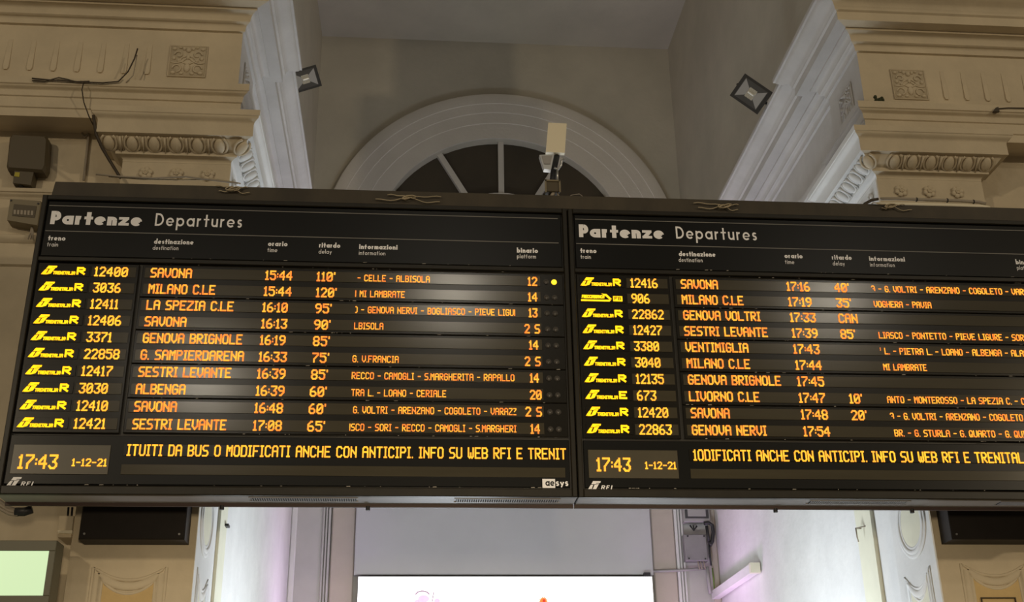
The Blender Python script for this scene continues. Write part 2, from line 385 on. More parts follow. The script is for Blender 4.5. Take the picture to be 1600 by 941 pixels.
def pier(sgn, XC, XO, dz, side_word, tn):
    """sgn=-1 left pier, +1 right pier; XC inner corner, XO outer edge of the pilaster"""
    far = -6.4 if sgn < 0 else 8.4
    path = [(far, YP), (XC, YP), (XC, YE), (XC+sgn*STEP, YE), (XC+sgn*(STEP+.0), YBACK)]
    sd = 1 if sgn < 0 else -1
    ent = struct('trim_%d' % tn); ent['label'] = 'classical moulded entablature above the %s pilaster, cream in front and white inside' % side_word; ent['category'] = 'cornice'
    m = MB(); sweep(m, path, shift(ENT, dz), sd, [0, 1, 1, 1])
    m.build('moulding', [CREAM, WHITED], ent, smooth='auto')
    # low-relief ornaments on the frieze
    fx = (-1.541 if sgn < 0 else 3.477)
    place('rel', REL, 'relief_ornament', CREAM, ent, (fx, YP-.002, 6.255+dz*.6))
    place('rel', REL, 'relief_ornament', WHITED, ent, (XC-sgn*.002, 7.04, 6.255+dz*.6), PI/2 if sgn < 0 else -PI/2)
    # flutes with rounded drop ends on the frieze
    fl = MB()
    fl.prism([(-.014, 0, .12), (.014, 0, .12), (.018, 0, -.10), (.010, 0, -.122), (-.010, 0, -.122), (-.018, 0, -.10)], (0, .012, 0))
    fl.v = [(x, (y-.012) if z < 0 else (y-.004), z) for x, y, z in fl.v]
    xs = [-1.80-.152*i for i in range(9)] if sgn < 0 else [3.735+.152*i for i in range(8)]
    for x in xs: place('flute', fl, 'flute', CREAM, ent, (x, YP+.002, 6.262+dz*.6), 0, False)
    # pilaster shaft
    pl = thing('pilaster', 'cream pilaster on the %s of the alcove opening, scalloped ochre panel and egg-and-dart capital' % side_word, 'pilaster', ((XC+XO)/2, YP, 0))
    m = MB(); xa, xb = min(XC, XO), max(XC, XO)
    m.box(xa, xb, YP, YP+.02, 0, 5.47+dz); m.cm = 0
    m.cm = 1
    if sgn < 0: m.box(xa, xb-.0005, YP+.02, YE, 0, 5.47+dz)
    else: m.box(xa+.0005, xb, YP+.02, YE, 0, 5.47+dz)
    m.build('shaft', [CREAM, WHITE], pl)
    cp = [(XO, YW), (XO, YP), (XC, YP), (XC, YE+.02), (XC+sgn*STEP, YE+.02)]
    m = MB(); sweep(m, cp, shift(CAPP, dz), sd, [0, 0, 1, 1])
    m.build('capital', [CREAM, WHITE], pl, smooth='auto')
    base = pl.location
    ex = [-1.958, -1.812, -1.674, -1.537, -1.400, -1.262] if sgn < 0 else [3.235, 3.360, 3.488, 3.618, 3.748, 3.880]
    zc = 5.563+dz
    for i, x in enumerate(ex): place('egg', EGG, 'egg_moulding', CREAM, pl, Vector((x, YP-.078, zc))-base)
    for i in range(len(ex)-1): place('dart', DART, 'dart_moulding', CREAM, pl, Vector(((ex[i]+ex[i+1])/2, YP-.078, zc))-base)
    cx = XC-sgn*.078
    rz = PI/2 if sgn < 0 else -PI/2
    for i in range(6):
        y = 6.77+.13*i
        place('egg', EGG, 'egg_moulding', WHITE, pl, Vector((cx, y, zc))-base, rz)
        if i < 5: place('dart', DART, 'dart_moulding', WHITE, pl, Vector((cx, y+.065, zc))-base, rz)
    place('egg', EGG, 'egg_moulding', CREAM, pl, Vector((XC-sgn*.068, YP-.068, zc))-base, rz/2)
    for x in ([-1.725, -1.531, -1.333] if sgn < 0 else [3.283, 3.481, 3.680]): place('ros', ROS, 'rosette', CREAM, pl, Vector((x, YP-.004, 5.387+dz*.7))-base)
    for y in (6.88, 7.06, 7.24): place('ros', ROS, 'rosette', WHITE, pl, Vector((XC-sgn*.004, y, 5.387+dz*.7))-base, rz)
    # scalloped panel, front: two moulded beads, recessed-looking ochre field
    def scallop(fn, nm_mat, field, hw, zt, sag):
        def outline(hw_, zt_, sag_):
            pts = [fn(-hw_, 2.0)]
            for i in range(17):
                t = -1+2*i/16; pts.append(fn(hw_*t, zt_-sag_*(1-t*t)))
            return pts+[fn(hw_, 2.0)]
        a, b, c = outline(hw, zt, sag), outline(hw-.028, zt-.035, sag), outline(hw-.055, zt-.075, sag)
        upv = fn(0, 0, 1)-fn(0, 0, 0)
        m = MB(); m.tube(a, .009, 8, flat=.7, up=upv); m.tube(b, .024, 12, flat=.45, up=upv); m.tube(c, .009, 8, flat=.7, up=upv)
        m.build('panel_moulding', nm_mat, pl, smooth=True)
        m = MB(); cc = outline(hw-.055, zt-.075, sag); nrm = fn(0, 0, 1)-fn(0, 0, 0)
        q = [Vector(p) for p in cc]
        for i in range(len(q)-1):
            lo0 = fn(0, 0); p0, p1 = q[i], q[i+1]
            if abs((p0-p1).length) < 1e-6: continue
            b0 = Vector((p0.x, p0.y, 2.0)); b1 = Vector((p1.x, p1.y, 2.0))
            if (b0-b1).length < 1e-5: continue
            m.add([b0+nrm*.003, b1+nrm*.003, p1+nrm*.003, p0+nrm*.003], [(0, 1, 2, 3)])
        m.build('panel_field', field, pl)
    pc = (-1.5425 if sgn < 0 else 3.4675)
    scallop(lambda u, z, n=0: Vector((pc+u, YP-n, z)), CREAM, OCHRE, .20, 2.878+dz*.6, .072)
    scallop(lambda u, z, n=0: Vector((XC-sgn*n, 7.06+u, z)), WHITE, PALE, .19, 2.90+dz*.3, .10)
    # round panel above it on the inner face
    m = MB()
    for rr, tt, fl_ in ((.205, .016, .45), (.180, .018, .7), (.158, .014, .4)):
        m.tube([(XC-sgn*.001, 7.04+rr*math.cos(t), 3.21+rr*math.sin(t)) for t in [2*PI*i/40 for i in range(40)]], tt, 10, closed=True, flat=fl_, up=(1, 0, .001))
    m.build('round_moulding', WHITE, pl, smooth=True)
    m = MB(); m.prism([(XC-sgn*.004, 7.04+.15*math.cos(t), 3.21+.15*math.sin(t)) for t in [2*PI*i/36 for i in range(36)]], (sgn*.004, 0, 0))
    m.build('round_field', PALE, pl)
    # pale vertical strip further in
    m = MB(); x0 = XC+sgn*(STEP+.02); m.box(min(x0, x0-sgn*.045), max(x0, x0-sgn*.045), 7.74, 8.02, 0, 5.75)
    structm(m.build('trim_%d' % (tn+2), PALE), 'pale yellow vertical strip on the %s side wall of the alcove' % side_word, 'trim')
    return ent, pl
entL, pilL = pier(-1, XL, -1.88, 0.0, 'left', 2)
entR, pilR = pier(1, XR, 3.87, 0.04, 'right', 3)

# string courses on the outer walls
for sgn, tn in ((-1, 6), (1, 7)):
    m = MB(); x0, x1 = (-6.4, -1.9) if sgn < 0 else (3.9, 8.4)
    prof = [(0, 4.80), (.02, 4.81), (.02, 4.955), (.03, 4.96), (.045, 4.985), (.045, 5.005), (.02, 5.02), (.02, 5.27)] + cyma(.025, 5.275, .05, 5.305) + [(.06, 5.31), (.06, 5.335), (0, 5.35)]
    path = [(x0, YW), (x1, YW)] if sgn < 0 else [(x1, YW), (x0, YW)]
    sweep(m, path, prof, 1 if sgn < 0 else -1)
    structm(m.build('trim_%d' % tn, CREAM, smooth='auto'), 'thin moulded string course on the %s outer wall' % ('left' if sgn < 0 else 'right'), 'trim')

# back wall dressings below the window
def vstrip(tn, x0, x1, mt, label, d=.03, z1=6.2):
    m = MB(); m.bbox(x0, x1, YBACK-d, YBACK+.01, 0, z1, min(.012, d*.4)); structm(m.build('trim_%d' % tn, mt), label, 'trim')
vstrip(8, -1.188, -1.13, WHITE, 'pale corner bead left of the back wall', .03)
vstrip(9, -.775, -.54, BEIGE, 'beige vertical strip left of the grey fascia panel', .05)
vstrip(10, 2.515, 2.755, BEIGE, 'beige vertical strip right of the grey fascia panel', .05)
vstrip(11, 3.13, 3.205, BEIGE, 'narrow beige corner strip right of the junction boxes', .03)
m = MB()
for x, w_, d in ((-.86, .022, .03), (-.83, .02, .045), (-.80, .022, .06)): m.bbox(x-w_/2, x+w_/2, YBACK-d, YBACK+.01, 0, 6.2, .006)
structm(m.build('trim_12', GREYW), 'grey reeded door moulding left of the fascia panel', 'trim')
m = MB()
for x, w_, d in ((2.775, .03, .06), (2.81, .022, .045), (2.845, .022, .03)): m.bbox(x-w_/2, x+w_/2, YBACK-d, YBACK+.01, 0, 6.2, .006)
structm(m.build('trim_13', WHITE), 'white reeded door moulding right of the fascia panel', 'trim')
m = MB(); m.bbox(-.535, 2.50, 11.9, YBACK-.001, 3.78, 6.0, .01)
tag(m.build('fascia_panel', FASC), 'large flat grey fascia panel above the white advert screen', 'panel')
t = thing('advert_screen', 'bright white backlit advert screen at the foot of the alcove', 'screen', (1.0, 11.9, 2.0))
m = MB(); m.box(-.492, 2.474, 11.86, 11.999, 2.05, 3.757); m.build('housing', FRAME, t)
m = MB(); m.box(-.487, 2.469, 11.85, 11.86, 2.06, 3.752); m.build('screen_face', SCREENW, t)
def at_s(x, y): return P(x, y, 11.846)
m = MB()
def ribbon(m, pts, w, Y=None, th=.001):
    pts = [Vector(p) for p in pts]
    for i in range(len(pts)-1):
        a, b = pts[i], pts[i+1]; d = (b-a)
        if d.length < 1e-6: continue
        d.normalize(); n = Vector((-d.z, 0, d.x))*w/2; e = d*w*.2
        m.add([a-n-e, b-n+e, b+n+e, a+n-e], [(0, 1, 2, 3)])
ribbon(m, [at_s(656+11*math.cos(t)+4, 931-7*math.sin(t)) for t in [.3+2.6*i/9 for i in range(10)]], .012)
ribbon(m, [at_s(678-3*t, 925+16*t) for t in [0, .3, .6, 1]], .008)
m.build('printed_sketch', PURPD, t)
m = MB()
for cx, cy, rx, ry in ((662, 936, 9, 6), (683, 940, 5, 5), (653, 941, 6, 4)):
    m.add([at_s(cx+rx*math.cos(2*PI*i/14), cy+ry*math.sin(2*PI*i/14))+Vector((0, .0008, 0)) for i in range(14)], [tuple(range(14))])
m.build('printed_sketch', PURP, t)
m = MB(); pts = []
for i in range(28):
    rr = 9.0 if i % 2 == 0 else 5.0; pts.append(at_s(849+rr*math.cos(2*PI*i/28), 940-rr*math.sin(2*PI*i/28)))
m.add(pts, [tuple(range(28))]); m.build('printed_sun', ORNG, t)
m = MB(); m.add([at_s(850+2.2*math.cos(2*PI*i/10), 939-2.6*math.sin(2*PI*i/10))-Vector((0, .001, 0)) for i in range(10)], [tuple(range(10))]); m.build('printed_sun', REDP, t)

# ------------------------------------------------------------------ LED and lettering fonts
F57 = dict(A='0E 11 11 1F 11 11 11', B='1E 11 11 1E 11 11 1E', C='0E 11 10 10 10 11 0E', D='1E 11 11 11 11 11 1E', E='1F 10 10 1E 10 10 1F',
 F='1F 10 10 1E 10 10 10', G='0E 11 10 17 11 11 0E', H='11 11 11 1F 11 11 11', I='07 02 02 02 02 02 07', L='10 10 10 10 10 10 1F', M='11 1B 15 15 11 11 11',
 N='11 11 19 15 13 11 11', O='0E 11 11 11 11 11 0E', P='1E 11 11 1E 10 10 10', Q='0E 11 11 11 15 12 0D', R='1E 11 11 1E 14 12 11', S='0F 10 10 0E 01 01 1E',
 T='1F 04 04 04 04 04 04', U='11 11 11 11 11 11 0E', V='11 11 11 11 11 0A 04', W='11 11 11 15 15 15 0A', Z='1F 01 02 04 08 10 1F', K='11 12 14 18 14 12 11')
F57.update({'0': '0E 11 13 15 19 11 0E', '1': '02 06 02 02 02 02 07', '2': '0E 11 01 02 04 08 1F', '3': '1F 01 02 06 01 11 0E', '4': '02 06 0A 12 1F 02 02', '5': '1F 10 1E 01 01 11 0E',
 '6': '06 08 10 1E 11 11 0E', '7': '1F 01 02 04 08 08 08', '8': '0E 11 11 0E 11 11 0E', '9': '0E 11 11 0F 01 02 0C', '-': '00 00 00 0F 00 00 00', '.': '00 00 00 00 00 00 01',
 ':': '00 00 01 00 01 00 00', "'": '01 01 00 00 00 00 00', ' ': '00 00 00 00 00 00 00',
 '<': '06 01 01 01 01 01 06', '|': '01 01 01 01 01 01 01', '^': '0E 11 01 07 01 01 00', '!': '01 00 01 00 00 00 00', 'z': '0F 01 02 04 00 00 0F'})
WID = {'I': 3, '1': 3, '-': 4, '.': 1, ':': 1, "'": 1, ' ': 3, '<': 3, '|': 1, '!': 1, 'z': 4, '^': 5}
def led_mesh(m, text, x0, x1, zc, h, Y, th, slant=0.0, depth=.003):
    wid = sum(WID.get(c, 5)+1 for c in text)-1
    ux = (x1-x0-th)/max(1, wid-1); uz = (h-th)/6; x = x0+th/2; zt = zc+h/2-th/2
    y0 = Y-depth
    def slab(a, b):
        d = Vector((b[0]-a[0], b[1]-a[1])); L = d.length
        if L < 1e-9: d = Vector((1, 0)); 
        else: d /= L
        n = Vector((-d.y, d.x))*th/2; e = d*th*.5
        q = [(a[0]-e.x*.8-n.x, a[1]-e.y*.8-n.y), (b[0]+e.x*.8-n.x, b[1]+e.y*.8-n.y), (b[0]+e.x*.8+n.x, b[1]+e.y*.8+n.y), (a[0]-e.x*.8+n.x, a[1]-e.y*.8+n.y)]
        vs = [(p[0], y0, p[1]) for p in q]+[(p[0], Y, p[1]) for p in q]
        m.add(vs, [(0, 1, 2, 3), (0, 4, 5, 1), (1, 5, 6, 2), (2, 6, 7, 3), (3, 7, 4, 0)])
    for c in text:
        w = WID.get(c, 5); rows = [int(q, 16) for q in F57[c].split()]
        on = {(i, j) for j, rw in enumerate(rows) for i in range(w) if rw >> (w-1-i) & 1}
        pos = lambda i, j: (x+i*ux+slant*(6-j)*uz, zt-j*uz)
        used = set()
        for (i, j) in on:                         # horizontal runs
            if (i-1, j) not in on and (i+1, j) in on:
                k = i
                while (k+1, j) in on: k += 1
                slab(pos(i, j), pos(k, j)); used |= {(q, j) for q in range(i, k+1)}
            if (i, j-1) not in on and (i, j+1) in on:
                k = j
                while (i, k+1) in on: k += 1
                slab(pos(i, j), pos(i, k)); used |= {(i, q) for q in range(j, k+1)}
            for di in (-1, 1):
                if (i+di, j+1) in on and (i+di, j) not in on and (i, j+1) not in on:
                    slab(pos(i, j), pos(i+di, j+1)); used |= {(i, j), (i+di, j+1)}
        for p in on-used: slab(pos(*p), pos(*p))
        x += (w+1)*ux
def led_words(text, x0, x1, zc, h, Y, th, nm, mt, par):
    wid = sum(WID.get(c, 5)+1 for c in text)-1; ux = (x1-x0-th)/max(1, wid-1); x = x0; w = ''
    for c in text+' ':
        if c == ' ':
            if w:
                n = sum(WID.get(k, 5)+1 for k in w)-1
                m = MB(); led_mesh(m, w, x, x+(n-1)*ux+th, zc, h, Y, th); m.build(nm, mt, par)
                x += (n+1)*ux
            w = ''; x += (WID[' ']+1)*ux
        else: w += c
def L_(*a): return ('L',)+a
def A_(*a): return ('A',)+a
GL = {'a': (1, [A_(.5, .5, .5, 0, 360), L_(1, 0, 1, 1)]), 'b': (1, [A_(.5, .5, .5, 0, 360), L_(0, 0, 0, 1.62)]), 'd': (1, [A_(.5, .5, .5, 0, 360), L_(1, 0, 1, 1.62)]),
 'e': (1, [A_(.5, .5, .5, 0, 318), L_(.02, .48, 1.04, .48, .55)]), 'f': (.6, [L_(.2, 0, .2, 1.19), A_(.5, 1.2, .3, 90, 180), L_(.0, .98, .5, .98, .8)]), 'i': (0, [L_(0, 0, 0, 1), L_(0, 1.42, 0, 1.46)]),
 'l': (0, [L_(0, 0, 0, 1.62)]), 'm': (1.36, [L_(0, 0, 0, 1), A_(.34, .66, .34, 0, 180), L_(.68, 0, .68, .66), A_(1.02, .66, .34, 0, 180), L_(1.36, 0, 1.36, .66)]),
 'n': (.78, [L_(0, 0, 0, 1), A_(.39, .61, .39, 0, 180), L_(.78, 0, .78, .61)]), 'o': (1, [A_(.5, .5, .5, 0, 360)]), 'p': (1, [A_(.5, .5, .5, 0, 360), L_(0, -.6, 0, 1)]),
 'r': (.42, [L_(0, 0, 0, 1), A_(.38, .6, .38, 75, 180)]), 's': (.56, [A_(.29, .74, .25, 30, 270), A_(.27, .245, .25, -150, 90)]), 't': (.62, [L_(.31, 0, .31, 1.45), L_(.0, .98, .62, .98, .8)]),
 'u': (.78, [L_(0, 1, 0, .39), A_(.39, .39, .39, 180, 360), L_(.78, 0, .78, 1)]), 'y': (.8, [L_(0, 1, .4, .05), L_(.8, 1, .2, -.55)]), 'z': (.9, [L_(.02, 1.04, .85, 1.04, .75), L_(.85, .98, .05, .02, .95), L_(.02, -.04, .9, -.04, .75)]),
 'P': (.82, [L_(0, 0, 0, 1.5), L_(0, 1.5, .42, 1.5), A_(.42, 1.1, .40, -90, 90), L_(.42, .7, 0, .7)]), 'D': (1.1, [L_(0, 0, 0, 1.5), L_(0, 1.5, .35, 1.5), A_(.35, .75, .75, -90, 90), L_(.35, 0, 0, 0)]),
 'R': (.8, [L_(0, 0, 0, 1.4), L_(0, 1.4, .5, 1.4), A_(.5, 1.08, .32, -90, 90), L_(.5, .76, 0, .76), L_(.4, .76, .8, 0)]), 'F': (.7, [L_(0, 0, 0, 1.4), L_(0, 1.4, .75, 1.4), L_(0, .72, .65, .72)]), 'I': (0, [L_(0, 0, 0, 1.4)])}
def letters(m, text, x0, x1, zb, xh, Y, t, gap=.30, slant=0.0):
    """print text: baseline zb, x-height xh, fitted between x0 and x1; t stroke as share of x-height"""
    inn = 1-t; W = sum(GL[c][0]*inn+gap+t for c in text)-gap; s = (x1-x0)/W; x = t/2; cnt = 0
    for c in text:
        w, pr = GL[c]; w = w*inn
        for q in pr:
            tk = t*(q[5] if q[0] == 'L' and len(q) > 5 else 1)
            if q[0] == 'L': pts = [(q[1], q[2]), (q[3], q[4])]
            else:
                n = max(6, int(abs(q[5]-q[4])/15)); pts = [(q[1]+q[3]*math.cos(math.radians(q[4]+(q[5]-q[4])*i/n)), q[2]+q[3]*math.sin(math.radians(q[4]+(q[5]-q[4])*i/n))) for i in range(n+1)]
            pts = [(x+a*inn, t/2+b*inn if b <= 1 else t/2+inn+(b-1)) for a, b in pts]
            if q[0] == 'L':
                (ax, az), (bx, bz) = pts
                if abs(q[1]-q[3]) < 1e-6:
                    sg = 1 if bz > az else -1
                    if q[2] in (0, 1) or q[2] > 1.2 or q[2] < -.4: az -= sg*t/2
                    if q[4] in (0, 1) or q[4] > 1.2 or q[4] < -.4: bz += sg*t/2
                elif len(q) > 5 and c != 'e' and abs(q[2]-q[4]) < 1e-6: ax -= t/2; bx += t/2
                pts = [(ax, az), (bx, bz)]
            P3 = [Vector((x0+a*s+slant*b*xh, Y-.00004*cnt, zb+b*xh)) for a, b in pts]; cnt += 1
            closed = q[0] == 'A' and q[5]-q[4] >= 360
            if closed: P3 = P3[:-1]
            N_ = len(P3); vs = []
            for i in range(N_):
                pa = P3[i-1] if (i or closed) else P3[i]; pb = P3[(i+1) % N_] if (i < N_-1 or closed) else P3[i]
                d = (pb-pa).normalized(); n = Vector((-d.z*tk*s/2, 0, d.x*tk*xh/2)); vs += [P3[i]-n, P3[i]+n]
            m.add(vs, [(2*i, 2*((i+1) % N_), 2*((i+1) % N_)+1, 2*i+1) for i in range(N_ if closed else N_-1)])
        x += w+gap+t

# ------------------------------------------------------------------ the departure boards
YB = 6.1; BZ0, BZ1 = 3.128, 4.868; BW = 3.0206
ZR = lambda r: 4.3946-.09827*r
BX = -2.118
def U(x, y): return P(x, y, YB).x
HEAD = []   # lettering laid out on the left board, repeated at the same offsets on the right
def emblem(m, x0, x1, z0, z1, Y, depth=.003):
    """slanted two-stroke railway emblem"""
    w = x1-x0; h = z1-z0
    def q(pts): m.prism([(x0+a*w, Y-depth, z0+b*h) for a, b in pts], (0, depth, 0))
    q([(.42, 1.0), (.98, 1.0), (.94, .80), (.66, .80), (.60, .66), (.28, .66)])
    q([(.24, .58), (.42, .58), (.30, .16), (.0, 0), (.06, .18)])
    q([(.52, .60), (.80, .60), (.62, .12), (.36, 0), (.08, 0), (.16, .14), (.38, .14)])
    q([(.66, .74), (.86, .74), (.82, .64), (.62, .64)])
def board(idx, X0, label, rows, clockpx, tick, colnum, colw):
    X1 = X0+BW-.006
    b = thing('departure_board', label, 'departure board', ((X0+X1)/2, YB, BZ0))
    rel = lambda x: X0+(x-BX)
    # casing and frame
    m = MB(); m.box(X0, X1, YB+.03, 6.30, BZ0+.004, BZ1); m.build('casing', CASE, b)
    zh0 = 4.478  # underside of header
    zt0 = 3.452  # underside of timetable field
    m = MB(); fw = .028
    for (x0, x1, z0, z1) in ((X0, X0+fw, BZ0, BZ1), (X1-fw, X1, BZ0, BZ1), (X0+fw, X1-fw, BZ1-.030, BZ1), (X0+fw, X1-fw, BZ0, BZ0+.045)):
        m.bbox(x0, x1, YB, YB+.03, z0, z1, .004)
    m.bbox(X0+fw, X1-fw, YB+.006, YB+.03, zh0-.022, zh0+.004, .003)
    m.build('frame', FRAME, b)
    hx0, hx1 = X0+.036, X1-.036
    m = MB(); m.bbox(hx0, hx1, YB+.008, YB+.03, zh0+.006, BZ1-.036, .004); hp = m.build('header_panel', BLACK, b)
    yh = YB+.0075
    zl = [P(80.5, 320.3, YB).z, P(74, 359.7, YB).z]
    for k, z in enumerate(zl):
        m = MB(); m.box(rel(-2.075), rel(.842), yh-.0006, yh+.001, z-.0022, z+.0022); m.build('header_line', LINE, hp)
    def word(txt, px0, px1, ypx, xh, t, nm, gap=.30):
        m = MB(); z = P(px0, ypx, YB).z; letters(m, txt, rel(U(px0, ypx)), rel(U(px1, ypx)), z, xh, yh-.0008, t, gap); m.build(nm, PRINT, hp)
    word('Partenze', 77.3, 221.0, 349.3, .056, .40, 'title_lettering', .14)
    word('Departures', 241.3, 378, 352.0, .054, .215, 'title_lettering', .30)
    for t1, a, c, y1, t2, d, e, y2 in (('treno', 74, 101.5, 374.8, 'train', 72.5, 90, 384.3), ('destinazione', 240, 302, 380.2, 'destination', 238, 278.3, 389.5), ('orario', 418.4, 449, 383.6, 'time', 417.3, 433, 393),
                                       ('ritardo', 498.2, 531.5, 386.0, 'delay', 497.6, 518, 395.5), ('informazioni', 561, 621, 388.3, 'information', 560.6, 602, 397.6), ('binario', 807.8, 840.8, 394, 'platform', 808, 837.5, 402.8)):
        word(t1, a, c, y1, .0205, .36, 'heading_lettering', .16); word(t2, d, e, y2, .0175, .20, 'heading_lettering', .26)
    # timetable rows in pairs
    xs0, xs1 = rel(-1.530), rel(.835)      # window strip
    xl0 = X0+.036
    for pr in range(5):
        zt = ZR(2*pr)+.047; zb = ZR(2*pr+1)-.047
        m = MB(); m.bbox(rel(-1.515)-.0, X1-.036, YB+.012, YB+.03, zb, zt, .003); m.build('row_panel', ROWM, b)
    m = MB(); m.bbox(xl0, rel(-1.535), YB+.012, YB+.03, ZR(9)-.05, ZR(0)+.05, .003); npan = m.build('train_panel', ROWM, b)
    yl = YB+.0085
    for r in range(10):
        z = ZR(r)
        m = MB(); m.bbox(rel(-2.063), rel(-1.800), yl, YB+.014, z-.031, z+.031, .001); lw = m.build('logo_window', ROWM, b)
        m = MB(); m.bbox(rel(-1.790), rel(-1.548), yl, YB+.014, z-.031, z+.031, .001); nw = m.build('number_window', STRIP, b)
        m = MB(); m.bbox(rel(-1.500), rel(.728), yl, YB+.014, z-.032, z+.031, .001); tw = m.build('timetable_window', STRIP, b)
        for k, off in enumerate((.762, .808)):
            lit = (idx == 0 and r == 0 and k == 1)
            m = MB(); c = Vector((rel(off), YB+.013, z-.004)); m.cyl(c, c+Vector((0, -.007, 0)), .0165, 18, .0150); m.ell(c+Vector((0, -.006, 0)), .013, .006, .013, None, 12, 6)
            lamp = m.build('track_lamp', LAMPON if lit else LAMPOFF, b, smooth='auto')
            if lit: lamp['label'] = 'lit yellow track lamp'
        num, dest, tim, dly, info, plat = rows[r]
        ycp = lambda px: None
        def fld(spec, h, th, mt, par, nm, zoff=0.0):
            if not spec: return
            txt, p0, p1 = spec
            x0 = P(p0, 0, YB).x
            # find X on this row's height for both pixel ends
            def xat(px):
                y = 440.0
                for _ in range(6):
                    q = P(px, y, YB); y += (q.z-(z+zoff))/.0037
                return P(px, y, YB).x
            led_words(txt, xat(p0), xat(p1), z+zoff, h, yl-.0002, th, nm, mt, par)
        fld(num, .059, .0080, LEDB, nw, 'led_number'); fld(dest, .059, .0083, LEDM, tw, 'led_destination'); fld(tim, .059, .0083, LEDM, tw, 'led_time', -.001)
        fld(dly, .059, .0083, LEDM, tw, 'led_delay', -.002); fld(info, .040, .0049, LEDM, tw, 'led_information', -.005); fld(plat, .056, .0080, LEDM, tw, 'led_platform', -.004)
        # train company sign: emblem, small name, service letter
        m = MB(); lx = rel(-2.060); kind = colnum[r]
        if kind != 'F':
            emblem(m, lx, lx+.083, z-.024, z+.029, yl-.0002)
            led_mesh(m, 'TRENITALIA', lx+.062, lx+.182, z-.013, .020, yl-.0002, .0045, .12)
            led_mesh(m, kind, lx+.190, lx+.236, z+.001, .046, yl-.0002, .0105)
        else:
            led_mesh(m, 'FRECCIABIANCA', lx+.004, lx+.135, z+.006, .020, yl-.0002, .0042, .12)
            m.prism([(lx, yl-.003, z-.022), (lx+.165, yl-.003, z-.022), (lx+.175, yl-.003, z-.012), (lx, yl-.003, z-.012)], (0, .0028, 0))
            m.prism([(lx+.12, yl-.003, z+.026), (lx+.148, yl-.003, z+.024), (lx+.178, yl-.003, z-.006), (lx+.165, yl-.003, z-.010), (lx+.145, yl-.003, z+.010)], (0, .0028, 0))
            m.prism([(lx+.186, yl-.003, z-.020), (lx+.240, yl-.003, z-.020), (lx+.240, yl-.003, z+.012), (lx+.186, yl-.003, z+.012)], (0, .0028, 0))
        sign = m.build('led_service_sign', LEDY, lw)
        if kind == 'F':
            m = MB(); led_mesh(m, 'FB', lx+.194, lx+.232, z-.004, .020, yl-.0035, .0035, 0, .0005); m.build('service_letters', ROWM, lw)
    # chipped paint along the joints of the row panels
    m = MB()
    for zz in [ZR(-.5)+.004]+[ZR(1.5+2*k) for k in range(5)]+[BZ0+.052, zh0+.010]:
        for _ in range(11 if zz > BZ0+.1 else 16):
            x = random.uniform(rel(-1.50) if zz > BZ0+.1 else X0+.1, X1-.06); w_ = random.choice((.004, .006, .012, .022)); hh = random.uniform(.0008, .0022)
            m.add([(x, YB+.0075, zz-hh), (x+w_, YB+.0075, zz-hh*.5), (x+w_*.9, YB+.0075, zz+hh), (x+w_*.1, YB+.0075, zz+hh*.6)], [(0, 1, 2, 3)])
    ch = m.build('paint_chips', CHIP, b); ch['kind'] = 'stuff'
    # bottom field: clock and ticker
    m = MB(); m.bbox(X0+.036, X1-.036, YB+.010, YB+.03, BZ0+.054, zt0-.006, .003); bp = m.build('message_panel', BLACK, b)
    m = MB(); m.bbox(rel(-2.058), rel(-1.565), YB+.006, YB+.012, 3.235, 3.392, .001); cw = m.build('clock_window', CLOCKM, b)
    m = MB(); m.bbox(rel(-1.500), rel(.835), YB+.006, YB+.012, 3.335, 3.400, .001); t1 = m.build('ticker_window', ROWM, b)
    m = MB(); m.bbox(rel(-1.500), rel(.835), YB+.006, YB+.012, 3.236, 3.290, .001); t2 = m.build('ticker_window', STRIP, b)
    (c0, c1, cy), (d0, d1, dy) = clockpx
    m = MB(); q = P(c0, cy, YB); led_mesh(m, '17:43', q.x, P(c1, cy, YB).x, q.z, .078, YB+.0055, .0105); m.build('led_clock', LEDB, cw)
    m = MB(); q = P(d0, dy, YB); led_mesh(m, '1-12-21', q.x, P(d1, dy, YB).x, q.z, .042, YB+.0055, .0065); m.build('led_date', LEDB, cw)
    txt, p0, p1, ty = tick
    a = P(p0, ty, YB); led_words(txt, a.x, P(p1, ty+4, YB).x, 3.3665, .063, YB+.0055, .0079, 'led_ticker', LEDB, t1)
    # printed marks on the bottom rail
    m = MB(); e0 = rel(-2.068); z0 = 3.168
    emblem(m, e0, e0+.075, z0, z0+.050, YB+.0095, .001)
    letters(m, 'RFI', e0+.072, e0+.130, z0+.004, .0165, YB+.0092, .24, .30, .28)
    m.build('operator_mark', PRINT, b)
    if idx == 0:
        m = MB(); a = P(848, 762, YB); c_ = P(867.5, 748, YB); m.box(a.x, c_.x, YB+.0085, YB+.0101, a.z, c_.z); bd = m.build('maker_badge', PRINT, b)
        m = MB(); letters(m, 'ae', a.x+.016, c_.x-.004, a.z+.011, .026, YB+.0078, .28, .12); m.build('badge_lettering', BLACK, bd)
        m = MB(); letters(m, 'sys', c_.x+.003, P(888.5, 755, YB).x, a.z+.011, .026, YB+.0088, .26, .12); m.build('badge_lettering', PRINT, bd)
    # underside plates, ventilation grilles and rear lip
    m = MB(); m.box(X0+.004, X1-.002, YB+.012, 6.288, BZ0+.001, BZ0+.004); m.build('underside_plate', UNDER, b)
